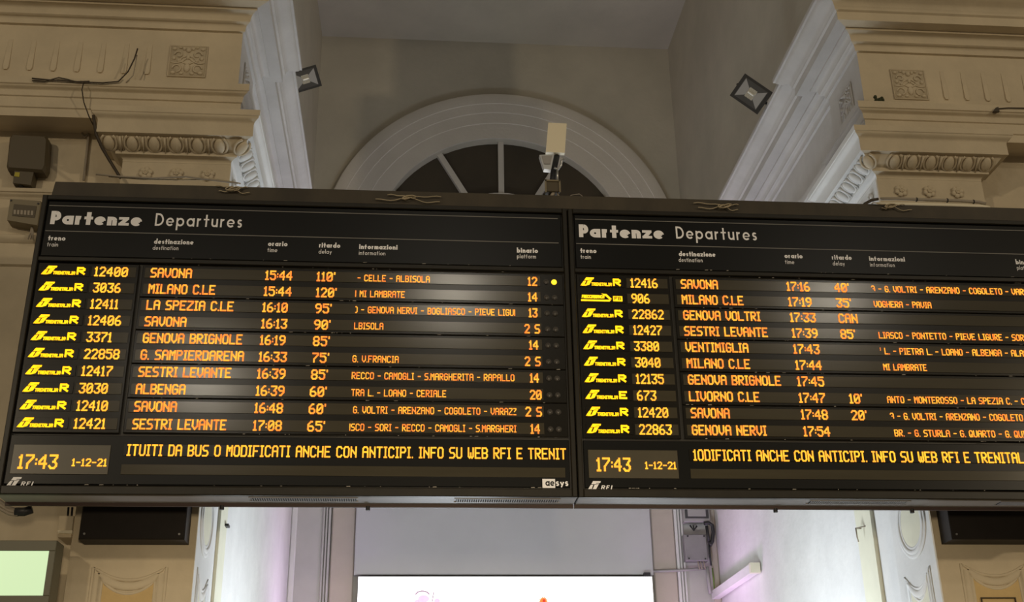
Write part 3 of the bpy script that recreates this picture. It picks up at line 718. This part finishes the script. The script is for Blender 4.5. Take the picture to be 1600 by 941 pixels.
    for gx0 in (rel(-.83), rel(.25)):
        m = MB(); m.box(gx0, gx0+.55, YB+.045, YB+.115, BZ0-.002, BZ0+.001); g = m.build('vent_grille', GAP, b)
        m = MB()
        for k in range(45): m.box(gx0+.004+.0122*k, gx0+.008+.0122*k, YB+.05, YB+.11, BZ0-.005, BZ0-.002)
        m.box(gx0-.01, gx0+.56, YB+.038, YB+.047, BZ0-.004, BZ0+.0005); m.box(gx0-.01, gx0+.56, YB+.113, YB+.122, BZ0-.004, BZ0+.0005)
        s = m.build('grille_slats', UNDER, g); s['kind'] = 'stuff'
    m = MB(); m.box(X0, X1, 6.285, 6.30, BZ0-.016, BZ0+.004); m.build('rear_lip', LIP, b)
    for px in ((347, 575) if idx == 0 else (1211, 1424)):
        q = P(px, 790, 6.29); m = MB(); m.cyl((q.x, 6.292, BZ0-.010), (q.x, 6.292, BZ0-.032), .012, 12); m.build('lip_bolt', IRON, b, smooth='auto')
    return b
LR = [
 (('12400', 147.2, 199.5), ('SAVONA', 235, 299.6), ('15:44', 414.3, 457), ("110'", 494.6, 523.8), ('- CELLE - ALBISOLA', 558.5, 671.5), ('12', 824.7, 839.6)),
 (('3036', 145, 188.3), ('MILANO C.LE', 231.7, 336.3), ('15:44', 412, 455.7), ("120'", 493.6, 525.8), ('| MI LAMBRATE', 555, 632.6), ('14', 825, 840)),
 (('12411', 141, 184.6), ('LA SPEZIA C.LE', 228.6, 364.8), ('16:10', 409.7, 449.4), ("95'", 492.3, 518), ('< - GENOVA NERVI - BOGLIASCO - PIEVE LIGU|', 555, 805), ('13', 826, 840)),
 (('12406', 137.4, 189), ('SAVONA', 225.7, 291), ('16:13', 408, 448.5), ("90'", 490.6, 516.3), ('LBISOLA', 553.3, 599), ('2 S', 819.5, 844)),
 (('3371', 134.6, 174.5), ('GENOVA BRIGNOLE', 223, 378.6), ('16:19', 406, 446), ("85'", 489, 515), None, ('14', 826.7, 841.6)),
 (('22858', 131, 186.3), ('G. SAMPIERDARENA', 219.4, 381), ('16:33', 404, 448), ("75'", 487.4, 514), ('G. V.FRANCIA', 550.7, 623), ('2 S', 820, 845)),
 (('12417', 127, 175.3), ('SESTRI LEVANTE', 216, 361), ('16:39', 401.6, 446), ("85'", 486, 512), ('RECCO - CAMOGLI - S.MARGHERITA - RAPALLO', 549.5, 804), ('14', 828, 842.5)),
 (('3030', 123, 168), ('ALBENGA', 212, 289.5), ('16:39', 399.6, 444.3), ("60'", 484, 510.4), ('TRA L. - LOANO - CERIALE', 548.7, 697.3), ('20', 828, 846.5)),
 (('12410', 119.3, 168), ('SAVONA', 209.3, 276), ('16:48', 397.3, 442), ("60'", 482.3, 509), ('G. VOLTRI - ARENZANO - COGOLETO - VARAZz', 551.6, 807), ('2 S', 821, 847)),
 (('12421', 115, 164.5), ('SESTRI LEVANTE', 206.4, 353.6), ('17:08', 395, 440.2), ("65'", 480, 507.6), ('|SCO - SORI - RECCO - CAMOGLI - S.MARGHERI', 545.8, 807), ('14', 829, 844))]
RR = [
 (('12416', 985.3, 1027.7), ('SAVONA', 1064, 1122), ('17:16', 1229.4, 1265.5), ("40'", 1304.3, 1327), ('^ - G. VOLTRI - ARENZANO - COGOLETO - VARAZZE', 1362, 1626), ('14', 1603, 1618)),
 (('906', 986.9, 1015.4), ('MILANO C.LE', 1065.6, 1162), ('17:19', 1232, 1268.6), ("35'", 1307, 1330.5), ('VOGHERA - PAVIA', 1366, 1455.8), None),
 (('22862', 988, 1037.3), ('GENOVA VOLTRI', 1068, 1188.5), ('17:33', 1234.7, 1275), ('CAN', 1310.6, 1340.3), None, None),
 (('12427', 989.7, 1035), ('SESTRI LEVANTE', 1069.3, 1200), ('17:39', 1237.7, 1278), ("85'", 1313.7, 1337), ('LIASCO - PONTETTO - PIEVE LIGURE - SORI', 1373.7, 1605), None),
 (('3380', 991, 1030), ('VENTIMIGLIA', 1071.3, 1169.7), ('17:43', 1240, 1281), None, ('! L. - PIETRA L. - LOANO - ALBENGA - ALASS', 1376, 1613), None),
 (('3040', 992.5, 1032.3), ('MILANO C.LE', 1073.3, 1172.3), ('17:44', 1243.2, 1284.5), None, ('MI LAMBRATE', 1381, 1448.8), None),
 (('12135', 994, 1037.5), ('GENOVA BRIGNOLE', 1075.3, 1220.5), ('17:45', 1246, 1288), None, None, None),
 (('673', 995.6, 1025.7), ('LIVORNO C.LE', 1077, 1187.2), ('17:47', 1248.6, 1290), ("10'", 1327.5, 1348), ('ANTO - MONTEROSSO - LA SPEZIA C. - CA', 1387, 1609), None),
 (('12420', 997.3, 1044.4), ('SAVONA', 1079.6, 1140.5), ('17:48', 1252, 1294), ("20'", 1330.7, 1355), ('^ - G. VOLTRI - ARENZANO - COGOLETO', 1391.5, 1599), None),
 (('22863', 999, 1050), ('GENOVA NERVI', 1081.4, 1198.4), ('17:54', 1255.8, 1297.7), None, ('BR. - G. STURLA - G. QUARTO - G. QUI', 1398.3, 1603), None)]
board(0, BX, 'left black departures board with amber train times, first row SAVONA 12400, lit yellow platform lamp', LR, ((28, 89.7, 721), (112, 166.8, 722.3)),
      ('ITUITI DA BUS O MODIFICATI ANCHE CON ANTICIPI. INFO SU WEB RFI E TRENIT', 197.5, 885, 708.5), 'RRRRRRRRRR', None)
board(1, BX+BW, 'right black departures board with amber train times, first row SAVONA 12416, running out of frame', RR, ((932, 985.6, 725.6), (1008, 1057, 727)),
      ('1ODIFICATI ANCHE CON ANTICIPI. INFO SU WEB RFI E TRENITAL', 1083.7, 1601, 715.5), 'RFRRRRRKRR'.replace('K', 'E'), None)

# ------------------------------------------------------------------ beam along the top of the boards, with tied strings
t = thing('top_beam', 'long brown metal trunking running along the top of both departure boards', 'beam', (.9, 6.2, BZ1))
m = MB(); x0, x1 = -2.085, 3.95
m.prism([(x0, 6.14, BZ1+.001), (x1, 6.14, BZ1+.001), (x1, 6.14, 4.975), (x0+.012, 6.14, 4.975)], (0, .15, 0)); m.build('channel', BEAM, t)
m = MB(); m.box(x0, x1, 6.128, 6.14, BZ1+.001, BZ1+.012); m.build('lower_flange', FRAME, t)
m = MB(); q = P(802, 326, 6.12); m.box(q.x-.008, q.x+.008, 6.12, 6.14, q.z-.008, q.z+.006); m.build('clip', ALU, t)
def knot(px, py, label, seed, long=1.0):
    rnd = random.Random(seed); c = P(px, py, 6.125); m = MB()
    for k in range(4):
        a0 = rnd.uniform(0, 6.28); m.tube([c+Vector((.028*math.cos(a0+i*.7)*(1+.2*k), -.004*k, .014*math.sin(a0+i*.9)-.004)) for i in range(7)], .0032, 5)
    for s, dz in ((-1, -.02), (1, .012), (1, -.028), (-1, .016)):
        L = rnd.uniform(.07, .17)*long; m.tube([c+Vector((s*L*t_, .0, dz*math.sin(t_*2.2)+.004*math.sin(9*t_))) for t_ in [i/7 for i in range(8)]], .0028, 5)
    tag(m.build('string_knot', STRING, smooth=True), label, 'string')
knot(365, 295, 'frayed string tied round the beam at its left end', 1, .7)
knot(640, 309, 'bunch of knotted string on the beam below the half-round window', 2, 1.3)
knot(1131, 322, 'string knot on the beam below the right white cornice', 3, 1.2)
knot(1392, 322, 'drooping string knot on the beam below the right capital', 4, .8)

# ------------------------------------------------------------------ dark mounting boxes below the boards
def mount(px0, px1, x1=None, label='', ):
    a = P(px0, 843, 6.6); c = P(px1, 843, 6.6)
    X0, X1_ = a.x, (c.x if x1 is None else x1); zb = P(px0+20, 843, 6.6).z
    t = thing('mounting_box', label, 'box', ((X0+X1_)/2, 6.6, zb))
    m = MB(); m.bbox(X0, X1_, 6.6, YP-.002, zb, zb+.31, .006); m.build('body', BOXM, t)
    for x in (X0+.03, X1_-.03):
        for z in (zb+.03, zb+.21):
            m = MB(); m.cyl((x, 6.602, z), (x, 6.595, z), .006, 10); m.build('screw', ALU, t)
mount(122, 288, None, 'dark metal mounting box under the left departure board on the left pilaster')
mount(1488, 1600, 3.86, 'dark metal mounting box under the right departure board on the right pilaster')

# ------------------------------------------------------------------ equipment above the boards, centre
t = thing('wireless_antenna', 'flat cream square antenna panel on a dark post above the boards', 'antenna', tuple(P(866, 312, 6.22)))
a, c = P(853.5, 238, 6.2), P(885, 192, 6.2)
m = MB(); m.prism([P(853, 237.5, 6.2), P(882.5, 239, 6.2), P(885.5, 193, 6.2), P(857, 191.5, 6.2)], (0, .03, 0)); m.build('panel', IVORY, t)
m = MB(); m.tube([P(861, 314, 6.24), P(863, 285, 6.24), P(866, 262, 6.24), P(870, 243, 6.24)], .019, 8); m.tube([P(872, 240, 6.24), P(870, 230, 6.24)], .02, 8); m.build('post', IRON, t, smooth=True)
t = thing('small_lamp', 'small grey angled lamp head clamped to the antenna post', 'lamp', tuple(P(862, 262, 6.2)))
m = MB(); m.prism([P(843, 242, 6.16), P(866, 241, 6.16), P(861, 265, 6.16), P(850, 264, 6.16)], (0, .04, .0)); m.build('housing', ALU, t)
m = MB(); m.prism([P(846.5, 243.5, 6.155), P(863, 243, 6.155), P(860, 256, 6.155), P(850, 256, 6.155)], (0, .004, 0)); m.build('lens', GREYP, t)
m = MB(); m.tube([P(866, 262, 6.2), P(872, 265, 6.2), P(877, 258, 6.2), P(877, 252, 6.2), P(881, 249, 6.2)], .007, 6); m.tube([P(871, 264, 6.2), P(871, 282, 6.2)], .006, 6); m.build('bracket', ALU, t, smooth=True)
a, c = P(853, 299, 6.18), P(874, 283, 6.18)
t = thing('post_box', 'small olive junction box strapped to the antenna post', 'box', tuple((a+c)/2))
m = MB(); m.bbox(a.x, c.x, 6.18, 6.23, a.z, c.z, .004); m.build('body', SIREN, t)
m = MB()
for x0_, x1_, z0_, z1_ in ((a.x-.006, a.x+.004, a.z-.01, c.z+.006), (c.x-.004, c.x+.006, a.z-.006, c.z+.002), (a.x-.004, c.x+.004, c.z-.006, c.z+.004)): m.box(x0_, x1_, 6.172, 6.185, z0_, z1_)
m.build('strap', OLIVE, t)
m = MB(); m.tube([P(870, 300, 6.2), P(874, 309, 6.2), P(882, 313, 6.2), P(895, 313, 6.2), P(900, 315, 6.2)], .005, 6); m.tube([P(866, 300, 6.2), P(862, 306, 6.2), P(866, 314, 6.2)], .012, 6)
m.tube([P(882, 313, 6.22), P(893, 305, 6.22), P(905, 303, 6.22), P(912, 308, 6.22), P(910, 316, 6.22)], .0025, 5)
tag(m.build('post_cable', CABLEG, smooth=True), 'thin pale cable looping from the antenna post onto the beam', 'cable')

# ------------------------------------------------------------------ floodlights on the cornices
def flood(loc, aim, up, size, label):
    loc = Vector(loc); f = Vector(aim).normalized(); u = Vector(up); u = (u-f*u.dot(f)).normalized(); r = f.cross(u)
    t = thing('floodlight', label, 'floodlight', tuple(loc)); w, h = size
    def pt(a, b, c): return loc+r*a*w+u*b*h+f*c
    def loft(secs, mt, nm):
        m = MB(); vs = []; fs = []
        for (k, sx, sz) in secs: vs += [pt(-sx, -sz, k), pt(sx, -sz, k), pt(sx, sz, k), pt(-sx, sz, k)]
        n = len(secs)
        for i in range(n-1):
            for j in range(4): fs.append((i*4+j, i*4+(j+1) % 4, (i+1)*4+(j+1) % 4, (i+1)*4+j))
        fs += [(3, 2, 1, 0), tuple((n-1)*4+j for j in range(4))]
        m.add(vs, fs); return m.build(nm, mt, t)
    loft([(-.14, .18, .22), (-.10, .34, .34), (-.02, .47, .47), (.0, .5, .5), (.012, .5, .5)], IRON, 'housing')
    loft([(.012, .40, .40), (.0155, .40, .40)], TERM, 'glass')
    m = MB()
    m.add([pt(-.38, -.38, .0165), pt(-.12, -.13, .0165), pt(-.12, .13, .0165), pt(-.38, .38, .0165)], [(0, 1, 2, 3)]); m.add([pt(.38, -.38, .0165), pt(.12, -.13, .0165), pt(.12, .13, .0165), pt(.38, .38, .0165)], [(0, 1, 2, 3)])
    m.build('reflector', GREYP, t)
    m = MB(); m.add([pt(-.13, -.2, .017), pt(.13, -.2, .017), pt(.13, .2, .017), pt(-.13, .2, .017)], [(0, 1, 2, 3)]); m.build('reflector', REFL, t)
    m = MB(); m.cyl(pt(-.10, 0, .022), pt(.10, 0, .022), .007, 8); m.build('halogen_tube', TUBEM, t)
    m = MB(); m.tube([pt(-.54, 0, -.04), pt(-.54, 0, -.16), pt(.0, 0, -.20), pt(.54, 0, -.16), pt(.54, 0, -.04)], .012, 6); m.build('bracket', IRON, t)
flood(P(1174, 147, 8.0), (-.50, -.80, -.42), (.85, .0, .9), (.285, .215), 'black floodlight on the right white cornice, tilted towards the hall')
flood(P(476, 124, 8.3), (.50, -.78, -.42), (-.62, .0, 1), (.26, .18), 'black floodlight half hidden behind the left white cornice')

# ------------------------------------------------------------------ left wall equipment
t = thing('siren_box', 'brown square siren box high on the left wall with small yellow label', 'siren', tuple(P(42, 240, 6.93)))
def quad(pxs, Y, d, nm, mt, par, b=0):
    m = MB(); m.prism([P(x, y, Y) for x, y in pxs], (0, d, 0)); return m.build(nm, mt, par)
yS = 6.84
m = MB(); q = [(9, 258), (11, 264), (68, 268), (72, 260), (75, 216), (72, 211), (18, 208), (14, 213)]
vs = [P(x, y, yS) for x, y in q]; cc = sum(vs, Vector())/len(vs)
inn = [cc+(v-cc)*.9+Vector((0, 0, 0)) for v in vs]; back = [v+Vector((0, YW-yS-.02, 0)) for v in vs]; mid = [v+Vector((0, .02, 0)) for v in vs]; n = len(vs)
m.add(inn+mid+back, [tuple(range(n))]+[(i, (i+1) % n, n+(i+1) % n, n+i) for i in range(n)]+[(n+i, n+(i+1) % n, 2*n+(i+1) % n, 2*n+i) for i in range(n)]+[tuple(range(3*n-1, 2*n-1, -1))])
m.build('cover', SIREN, t, smooth=False)
quad([(20, 286), (48, 289), (53, 266), (23, 264)], yS+.02, .09, 'terminal_box', SIREN, t)
quad([(22, 275.5), (30, 276.5), (31, 269.5), (23.5, 269)], yS+.017, .003, 'warning_label', YEL, t)
m = MB(); q_ = P(34, 288, yS+.05); m.cyl(q_, q_+Vector((0, 0, -.02)), .013, 10); m.build('cable_gland', IRON, t)
t = thing('terminal_cabinet', 'olive plastic terminal cabinet on the left wall beside the board edge', 'box', tuple(P(36, 335, 6.92)))
yT = 6.83
quad([(11, 344), (58, 352), (64, 314), (16, 311)], yT, .10, 'body', OLIVE, t)
quad([(19, 337), (54, 340), (57, 322), (22, 319)], yT-.004, .005, 'window_frame', SIREN, t)
m = MB()
for k in range(6):
    m.prism([P(21+5.4*k, 334.5+.3*k, yT-.006), P(24.5+5.4*k, 334.7+.3*k, yT-.006), P(25+5.4*k, 328+.3*k, yT-.006), P(21.5+5.4*k, 327.8+.3*k, yT-.006)], (0, .003, 0))
m.build('terminals', CABLEG, t)
for x, y in ((17.5, 313.5), (60, 318.5)):
    q_ = P(x, y, yT-.001); m = MB(); m.cyl(q_, q_+Vector((0, -.005, 0)), .006, 8); m.build('screw', IRON, t)
m = MB()
for k, dx in enumerate((-4, 0, 3)): m.tube([P(50, 352, 6.87), P(50+dx*.5, 362, 6.87), P(48+dx, 374, 6.87)], .005, 5)
tag(m.build('cable_tails', CABLEG, smooth=True), 'frayed grey cable ends hanging below the olive terminal cabinet', 'cable')
# conduits and cables
def cable(pxs, Y, r, mt, label, nm='cable', cat='cable', k=6):
    m = MB(); Ys = Y if isinstance(Y, (list, tuple)) else [Y]*len(pxs)
    m.tube([P(x, y, q) for (x, y), q in zip(pxs, Ys)], r, k); return tag(m.build(nm, mt, smooth=True), label, cat)
cable([(139, 209), (135, 245), (131, 282)], 6.93, .009, CABLEG, 'grey vertical conduit beside the left capital', 'conduit', 'conduit')
cable([(128, 208), (132, 214), (139, 209)], 6.93, .007, CABLEG, 'short bent conduit end under the left architrave', 'conduit', 'conduit')
cable([(50, 122.5), (78, 125), (100, 126), (125, 128), (160, 129.5), (185, 127.5), (200, 112), (210, 92), (215, 76)], 6.645, .0052, CABLE, 'dark cable along the left ledge curling up over the frieze')
cable([(197, 129), (208, 118), (212, 98), (214, 86)], 6.655, .0035, CABLEG, 'thin looser cable beside the dark cable curl')
cable([(50, 126), (70, 127.5), (92, 121), (105, 124), (118, 127.5), (140, 127)], 6.648, .0042, CABLE, 'second dark cable lying on the left ledge')
cable([(131, 128), (128, 140), (131, 160), (139, 182), (146, 196)], [6.63, 6.63, 6.66, 6.68, 6.70], .004, CABLE, 'dark cable dropping from the left ledge to the capital')
cable([(146, 180), (148, 195), (150, 210), (160, 232), (172, 252), (182, 268), (188, 278)], [6.58, 6.6, 6.62, 6.66, 6.70, 6.70, 6.68], .010, CABLE, 'dark cable bundle down the left edge of the left capital')
cable([(150, 272.5), (190, 276), (240, 278.5), (290, 276), (330, 281), (372, 286.5)], 6.25, .006, CABLEG, 'pale cables strung over the beam in front of the left capital')
cable([(170, 276), (220, 280), (280, 281), (340, 280), (376, 287)], 6.27, .0045, STRING, 'thin string line above the beam in front of the left capital', 'cable', 'string')
t = thing('pipe_run', 'pale pipe strapped with black ties above the beam at the right capital', 'pipe', tuple(P(1450, 312, 6.5)))
m = MB(); m.tube([P(1376, 311, 6.5), P(1400, 310.5, 6.5), P(1450, 312.5, 6.5), P(1500, 314, 6.5), P(1530, 316, 6.5), P(1540, 319, 6.5)], .011, 8); m.build('upper_pipe', CABLEG, t, smooth=True)
m = MB(); m.tube([P(1370, 319, 6.5), P(1420, 319.5, 6.5), P(1480, 321, 6.5), P(1535, 323, 6.5), P(1546, 325, 6.5)], .013, 8); m.build('lower_pipe', IVORY, t, smooth=True)
for x, y in ((1432, 312), (1480, 313.5), (1521, 315.5)):
    a = P(x, y, 6.5); m = MB(); m.cyl(a-Vector((.003, 0, 0)), a+Vector((.003, 0, 0)), .0145, 10); m.build('cable_tie', IRON, t)
cable([(1346, 325), (1352, 318), (1362, 313), (1372, 311)], 6.5, .010, CABLE, 'dark hose end bending up beside the right capital', 'hose', 'hose')
# dried nest-like lump on the right ledge and broken corner
m = MB(); c = P(1374, 158, 6.70)
rnd = random.Random(5)
for k in range(16):
    m.ell(c+Vector((rnd.uniform(-.028, .028), rnd.uniform(-.02, .02), rnd.uniform(-.042, .035))), .014, .014, .014, None, 7, 5)
tag(m.build('dried_clump', mat('clump', (0.045, 0.05, 0.022), .9)), 'small dark clump sitting on the right ledge below the frieze ornament', 'clump')
m = MB(); m.prism([P(1552, 174, 6.64), P(1562, 174, 6.64), P(1560, 167, 6.64), P(1556, 168, 6.64)], (0, .02, 0)); tag(m.build('bracket', CABLE), 'tiny dark bracket on the right architrave ledge', 'bracket')
cable([(1556, 170), (1575, 168.5), (1605, 169)], 6.65, .004, CABLE, 'dark cable running right from the tiny bracket')
# screen and fittings at lower left
t = thing('wall_display', 'grey framed display with glowing pale green screen below the left board', 'display', tuple(P(0, 941, 6.5)))
yD = 6.5
tl, tr, br = P(-60, 845.5, yD), P(89.5, 845, yD), P(72, 960, yD)
X1_ = tr.x; zt = tr.z; sT = P(40, 861, yD).z; sB = P(40, 931, yD).z; sx = P(77, 861, yD).x
m = MB(); m.box(-3.0, X1_, yD+.01, yD+.14, sB-.06, zt); m.build('housing', TVF, t)
m = MB()
for q_ in ((-3.0, X1_, sT, zt), (-3.0, X1_, sB-.06, sB), (sx, X1_, sB, sT)): m.bbox(q_[0], q_[1], yD-.005, yD+.012, q_[2], q_[3], .003)
m.build('bezel', TVF, t)
m = MB(); m.box(-3.0, sx, yD+.004, yD+.0095, sB, sT); m.build('screen_face', TVG, t)
t = thing('ceiling_hanger', 'cream painted bracket between the display and the left pilaster', 'bracket', tuple(P(102, 820, 6.7)))
quad([(90, 840), (111, 840), (115, 806), (93, 806)], 6.72, .2, 'arm', CREAM, t)
quad([(91, 833), (112, 834), (113, 829), (90, 829)], 6.70, .03, 'clamp', IVORY, t)
m = MB()
for x in (106, 112): m.tube([P(x, 806, 6.7), P(x+1, 793, 6.7)], .006, 6)
m.build('rod', IRON, t)
for k, (dy, mt, w_) in enumerate(((0, 'pale', .011), (5, 'mid', .010), (11, 'low', .009))):
    cable([(-14, 776+dy), (3, 786+dy), (14, 794+dy*.8), (28, 798+dy*.7)], 6.45, w_, CABLEG, ('uppermost', 'middle', 'lowest')[k]+' of three pale cables hanging under the left board corner')
m = MB(); m.tube([P(24, 800, 6.45), P(38, 800, 6.45), P(50, 796, 6.45)], .024, 8)
tag(m.build('cable_sleeve', IRON, smooth=True), 'black sleeve wrapping the cables under the left board corner', 'cable')

# ------------------------------------------------------------------ back-right corner fittings
def bquad(px0, px1, py0, py1, Y, d, nm, mt, par, b=.008):
    a = P(px0, py1, Y); c = P(px1, py0, Y); m = MB(); m.bbox(a.x, c.x, Y, Y+d, a.z, c.z, b); return m.build(nm, mt, par)
yJ = 11.88
t = thing('meter_cabinet', 'grey meter cabinet with dark window in the back right corner', 'cabinet', tuple(P(1088, 815, yJ)))
bquad(1069, 1107, 776, 815.5, yJ, .11, 'body', GREYP, t); bquad(1071, 1105, 777, 810, yJ-.008, .01, 'window', TERM, t, .003); bquad(1075, 1101, 780, 807, yJ-.012, .005, 'inner_panel', GREYP, t, .002)
t = thing('junction_box', 'plain pale grey junction box below the meter cabinet', 'box', tuple(P(1088, 876, yJ)))
bquad(1071.5, 1103.5, 835, 876.5, yJ, .11, 'cover', UNDER, t)
for x, y in ((1074.5, 838), (1100, 838), (1076.5, 873), (1102, 873.5)):
    q_ = P(x, y, yJ-.002); m = MB(); m.cyl(q_, q_+Vector((0, -.006, 0)), .009, 8); m.build('screw', IRON, t)
m = MB()
loop = [(1100, 818), (1107, 817), (1113, 821), (1114.5, 832), (1113, 846), (1111, 852), (1108, 846)]
m.tube([P(x, y, yJ-.02) for x, y in loop], .020, 8); m.tube([P(1104, 822, yJ-.02), P(1106, 836, yJ-.02), P(1108, 848, yJ-.02)], .016, 8); m.tube([P(1108, 848, yJ-.01), P(1109, 866, yJ-.01), P(1111, 884, yJ-.01)], .011, 6)
tag(m.build('cable_loop', IRON, smooth=True), 'thick black cable loop beside the junction box', 'cable')
m = MB(); m.tube([P(1078, 821, yJ+.03), P(1084, 829, yJ+.03), P(1089, 822, yJ+.03)], .010, 6); m.tube([P(1083, 821, yJ+.03), P(1085, 829, yJ+.03)], .008, 6)
tag(m.build('cable_fork', IRON, smooth=True), 'short black forked cables between meter cabinet and junction box', 'cable')
m = MB()
for x in (1090, 1094, 1099): m.tube([P(x, 876, yJ+.03), P(x+2, 884, yJ+.03), P(x+3, 890, yJ+.03)], .007, 5)
tag(m.build('cable_tails', CABLEG, smooth=True), 'grey cable tails below the junction box', 'cable')
cable([(1019, 893), (1060, 891.5), (1104, 888.5)], 11.93, .014, GREYP, 'grey conduit running level from the screen corner to the junction box', 'conduit', 'conduit')
cable([(1105, 886), (1107, 905), (1110, 928)], 11.93, .018, GREYP, 'grey conduit dropping to the cable tray end', 'conduit', 'conduit')
cable([(1113, 888), (1115, 905), (1116, 920)], 11.92, .008, GREENW, 'thin green earth wire beside the dropping conduit', 'wire', 'wire')
m = MB(); q_ = P(1012, 898, 11.84); m.box(q_.x-.035, q_.x+.03, 11.84, 11.89, q_.z-.02, q_.z+.022); tag(m.build('camera', IRON), 'tiny dark sensor on the top right corner of the advert screen', 'sensor')
t = thing('cable_tray', 'white cable trunking slanting back along the right alcove wall', 'trunking', (3.15, 10.5, 3.55))
m = MB(); m.box(3.10, 3.18, 10.52, 11.97, 3.545, 3.625); m.build('trunking', WHITE, t)
m = MB(); m.box(3.095, 3.185, 10.48, 10.535, 3.54, 3.63); m.build('end_cap', PALE, t)
t = thing('wall_hook', 'small iron hook on the pale strip of the right alcove wall', 'hook', (3.12, 7.9, 3.33))
m = MB(); m.tube([(3.165, 7.93, 3.375), (3.12, 7.93, 3.375), (3.11, 7.90, 3.37), (3.11, 7.90, 3.31), (3.118, 7.905, 3.275)], .005, 6); m.tube([(3.165, 7.84, 3.372), (3.12, 7.92, 3.374)], .004, 5); m.build('hook', CABLEG, t, smooth=True)
m = MB(); m.box(-1.226, -1.20, 7.92, 7.99, 3.375, 3.39); tag(m.build('clip', IRON), 'small dark clip on the pale strip of the left alcove wall', 'clip')
# recessed-looking access plate in the right pilaster panel
m = MB(); a = P(1536, 950, YP-.01); c = P(1586, 934.5, YP-.01)
m.tube([(a.x, YP-.01, a.z-.2), (a.x, YP-.01, c.z), (c.x, YP-.01, c.z), (c.x, YP-.01, a.z-.2)], .006, 6, closed=True)
tag(m.build('access_plate', CABLE), 'thin dark rectangular access plate frame on the ochre panel of the right pilaster', 'plate')
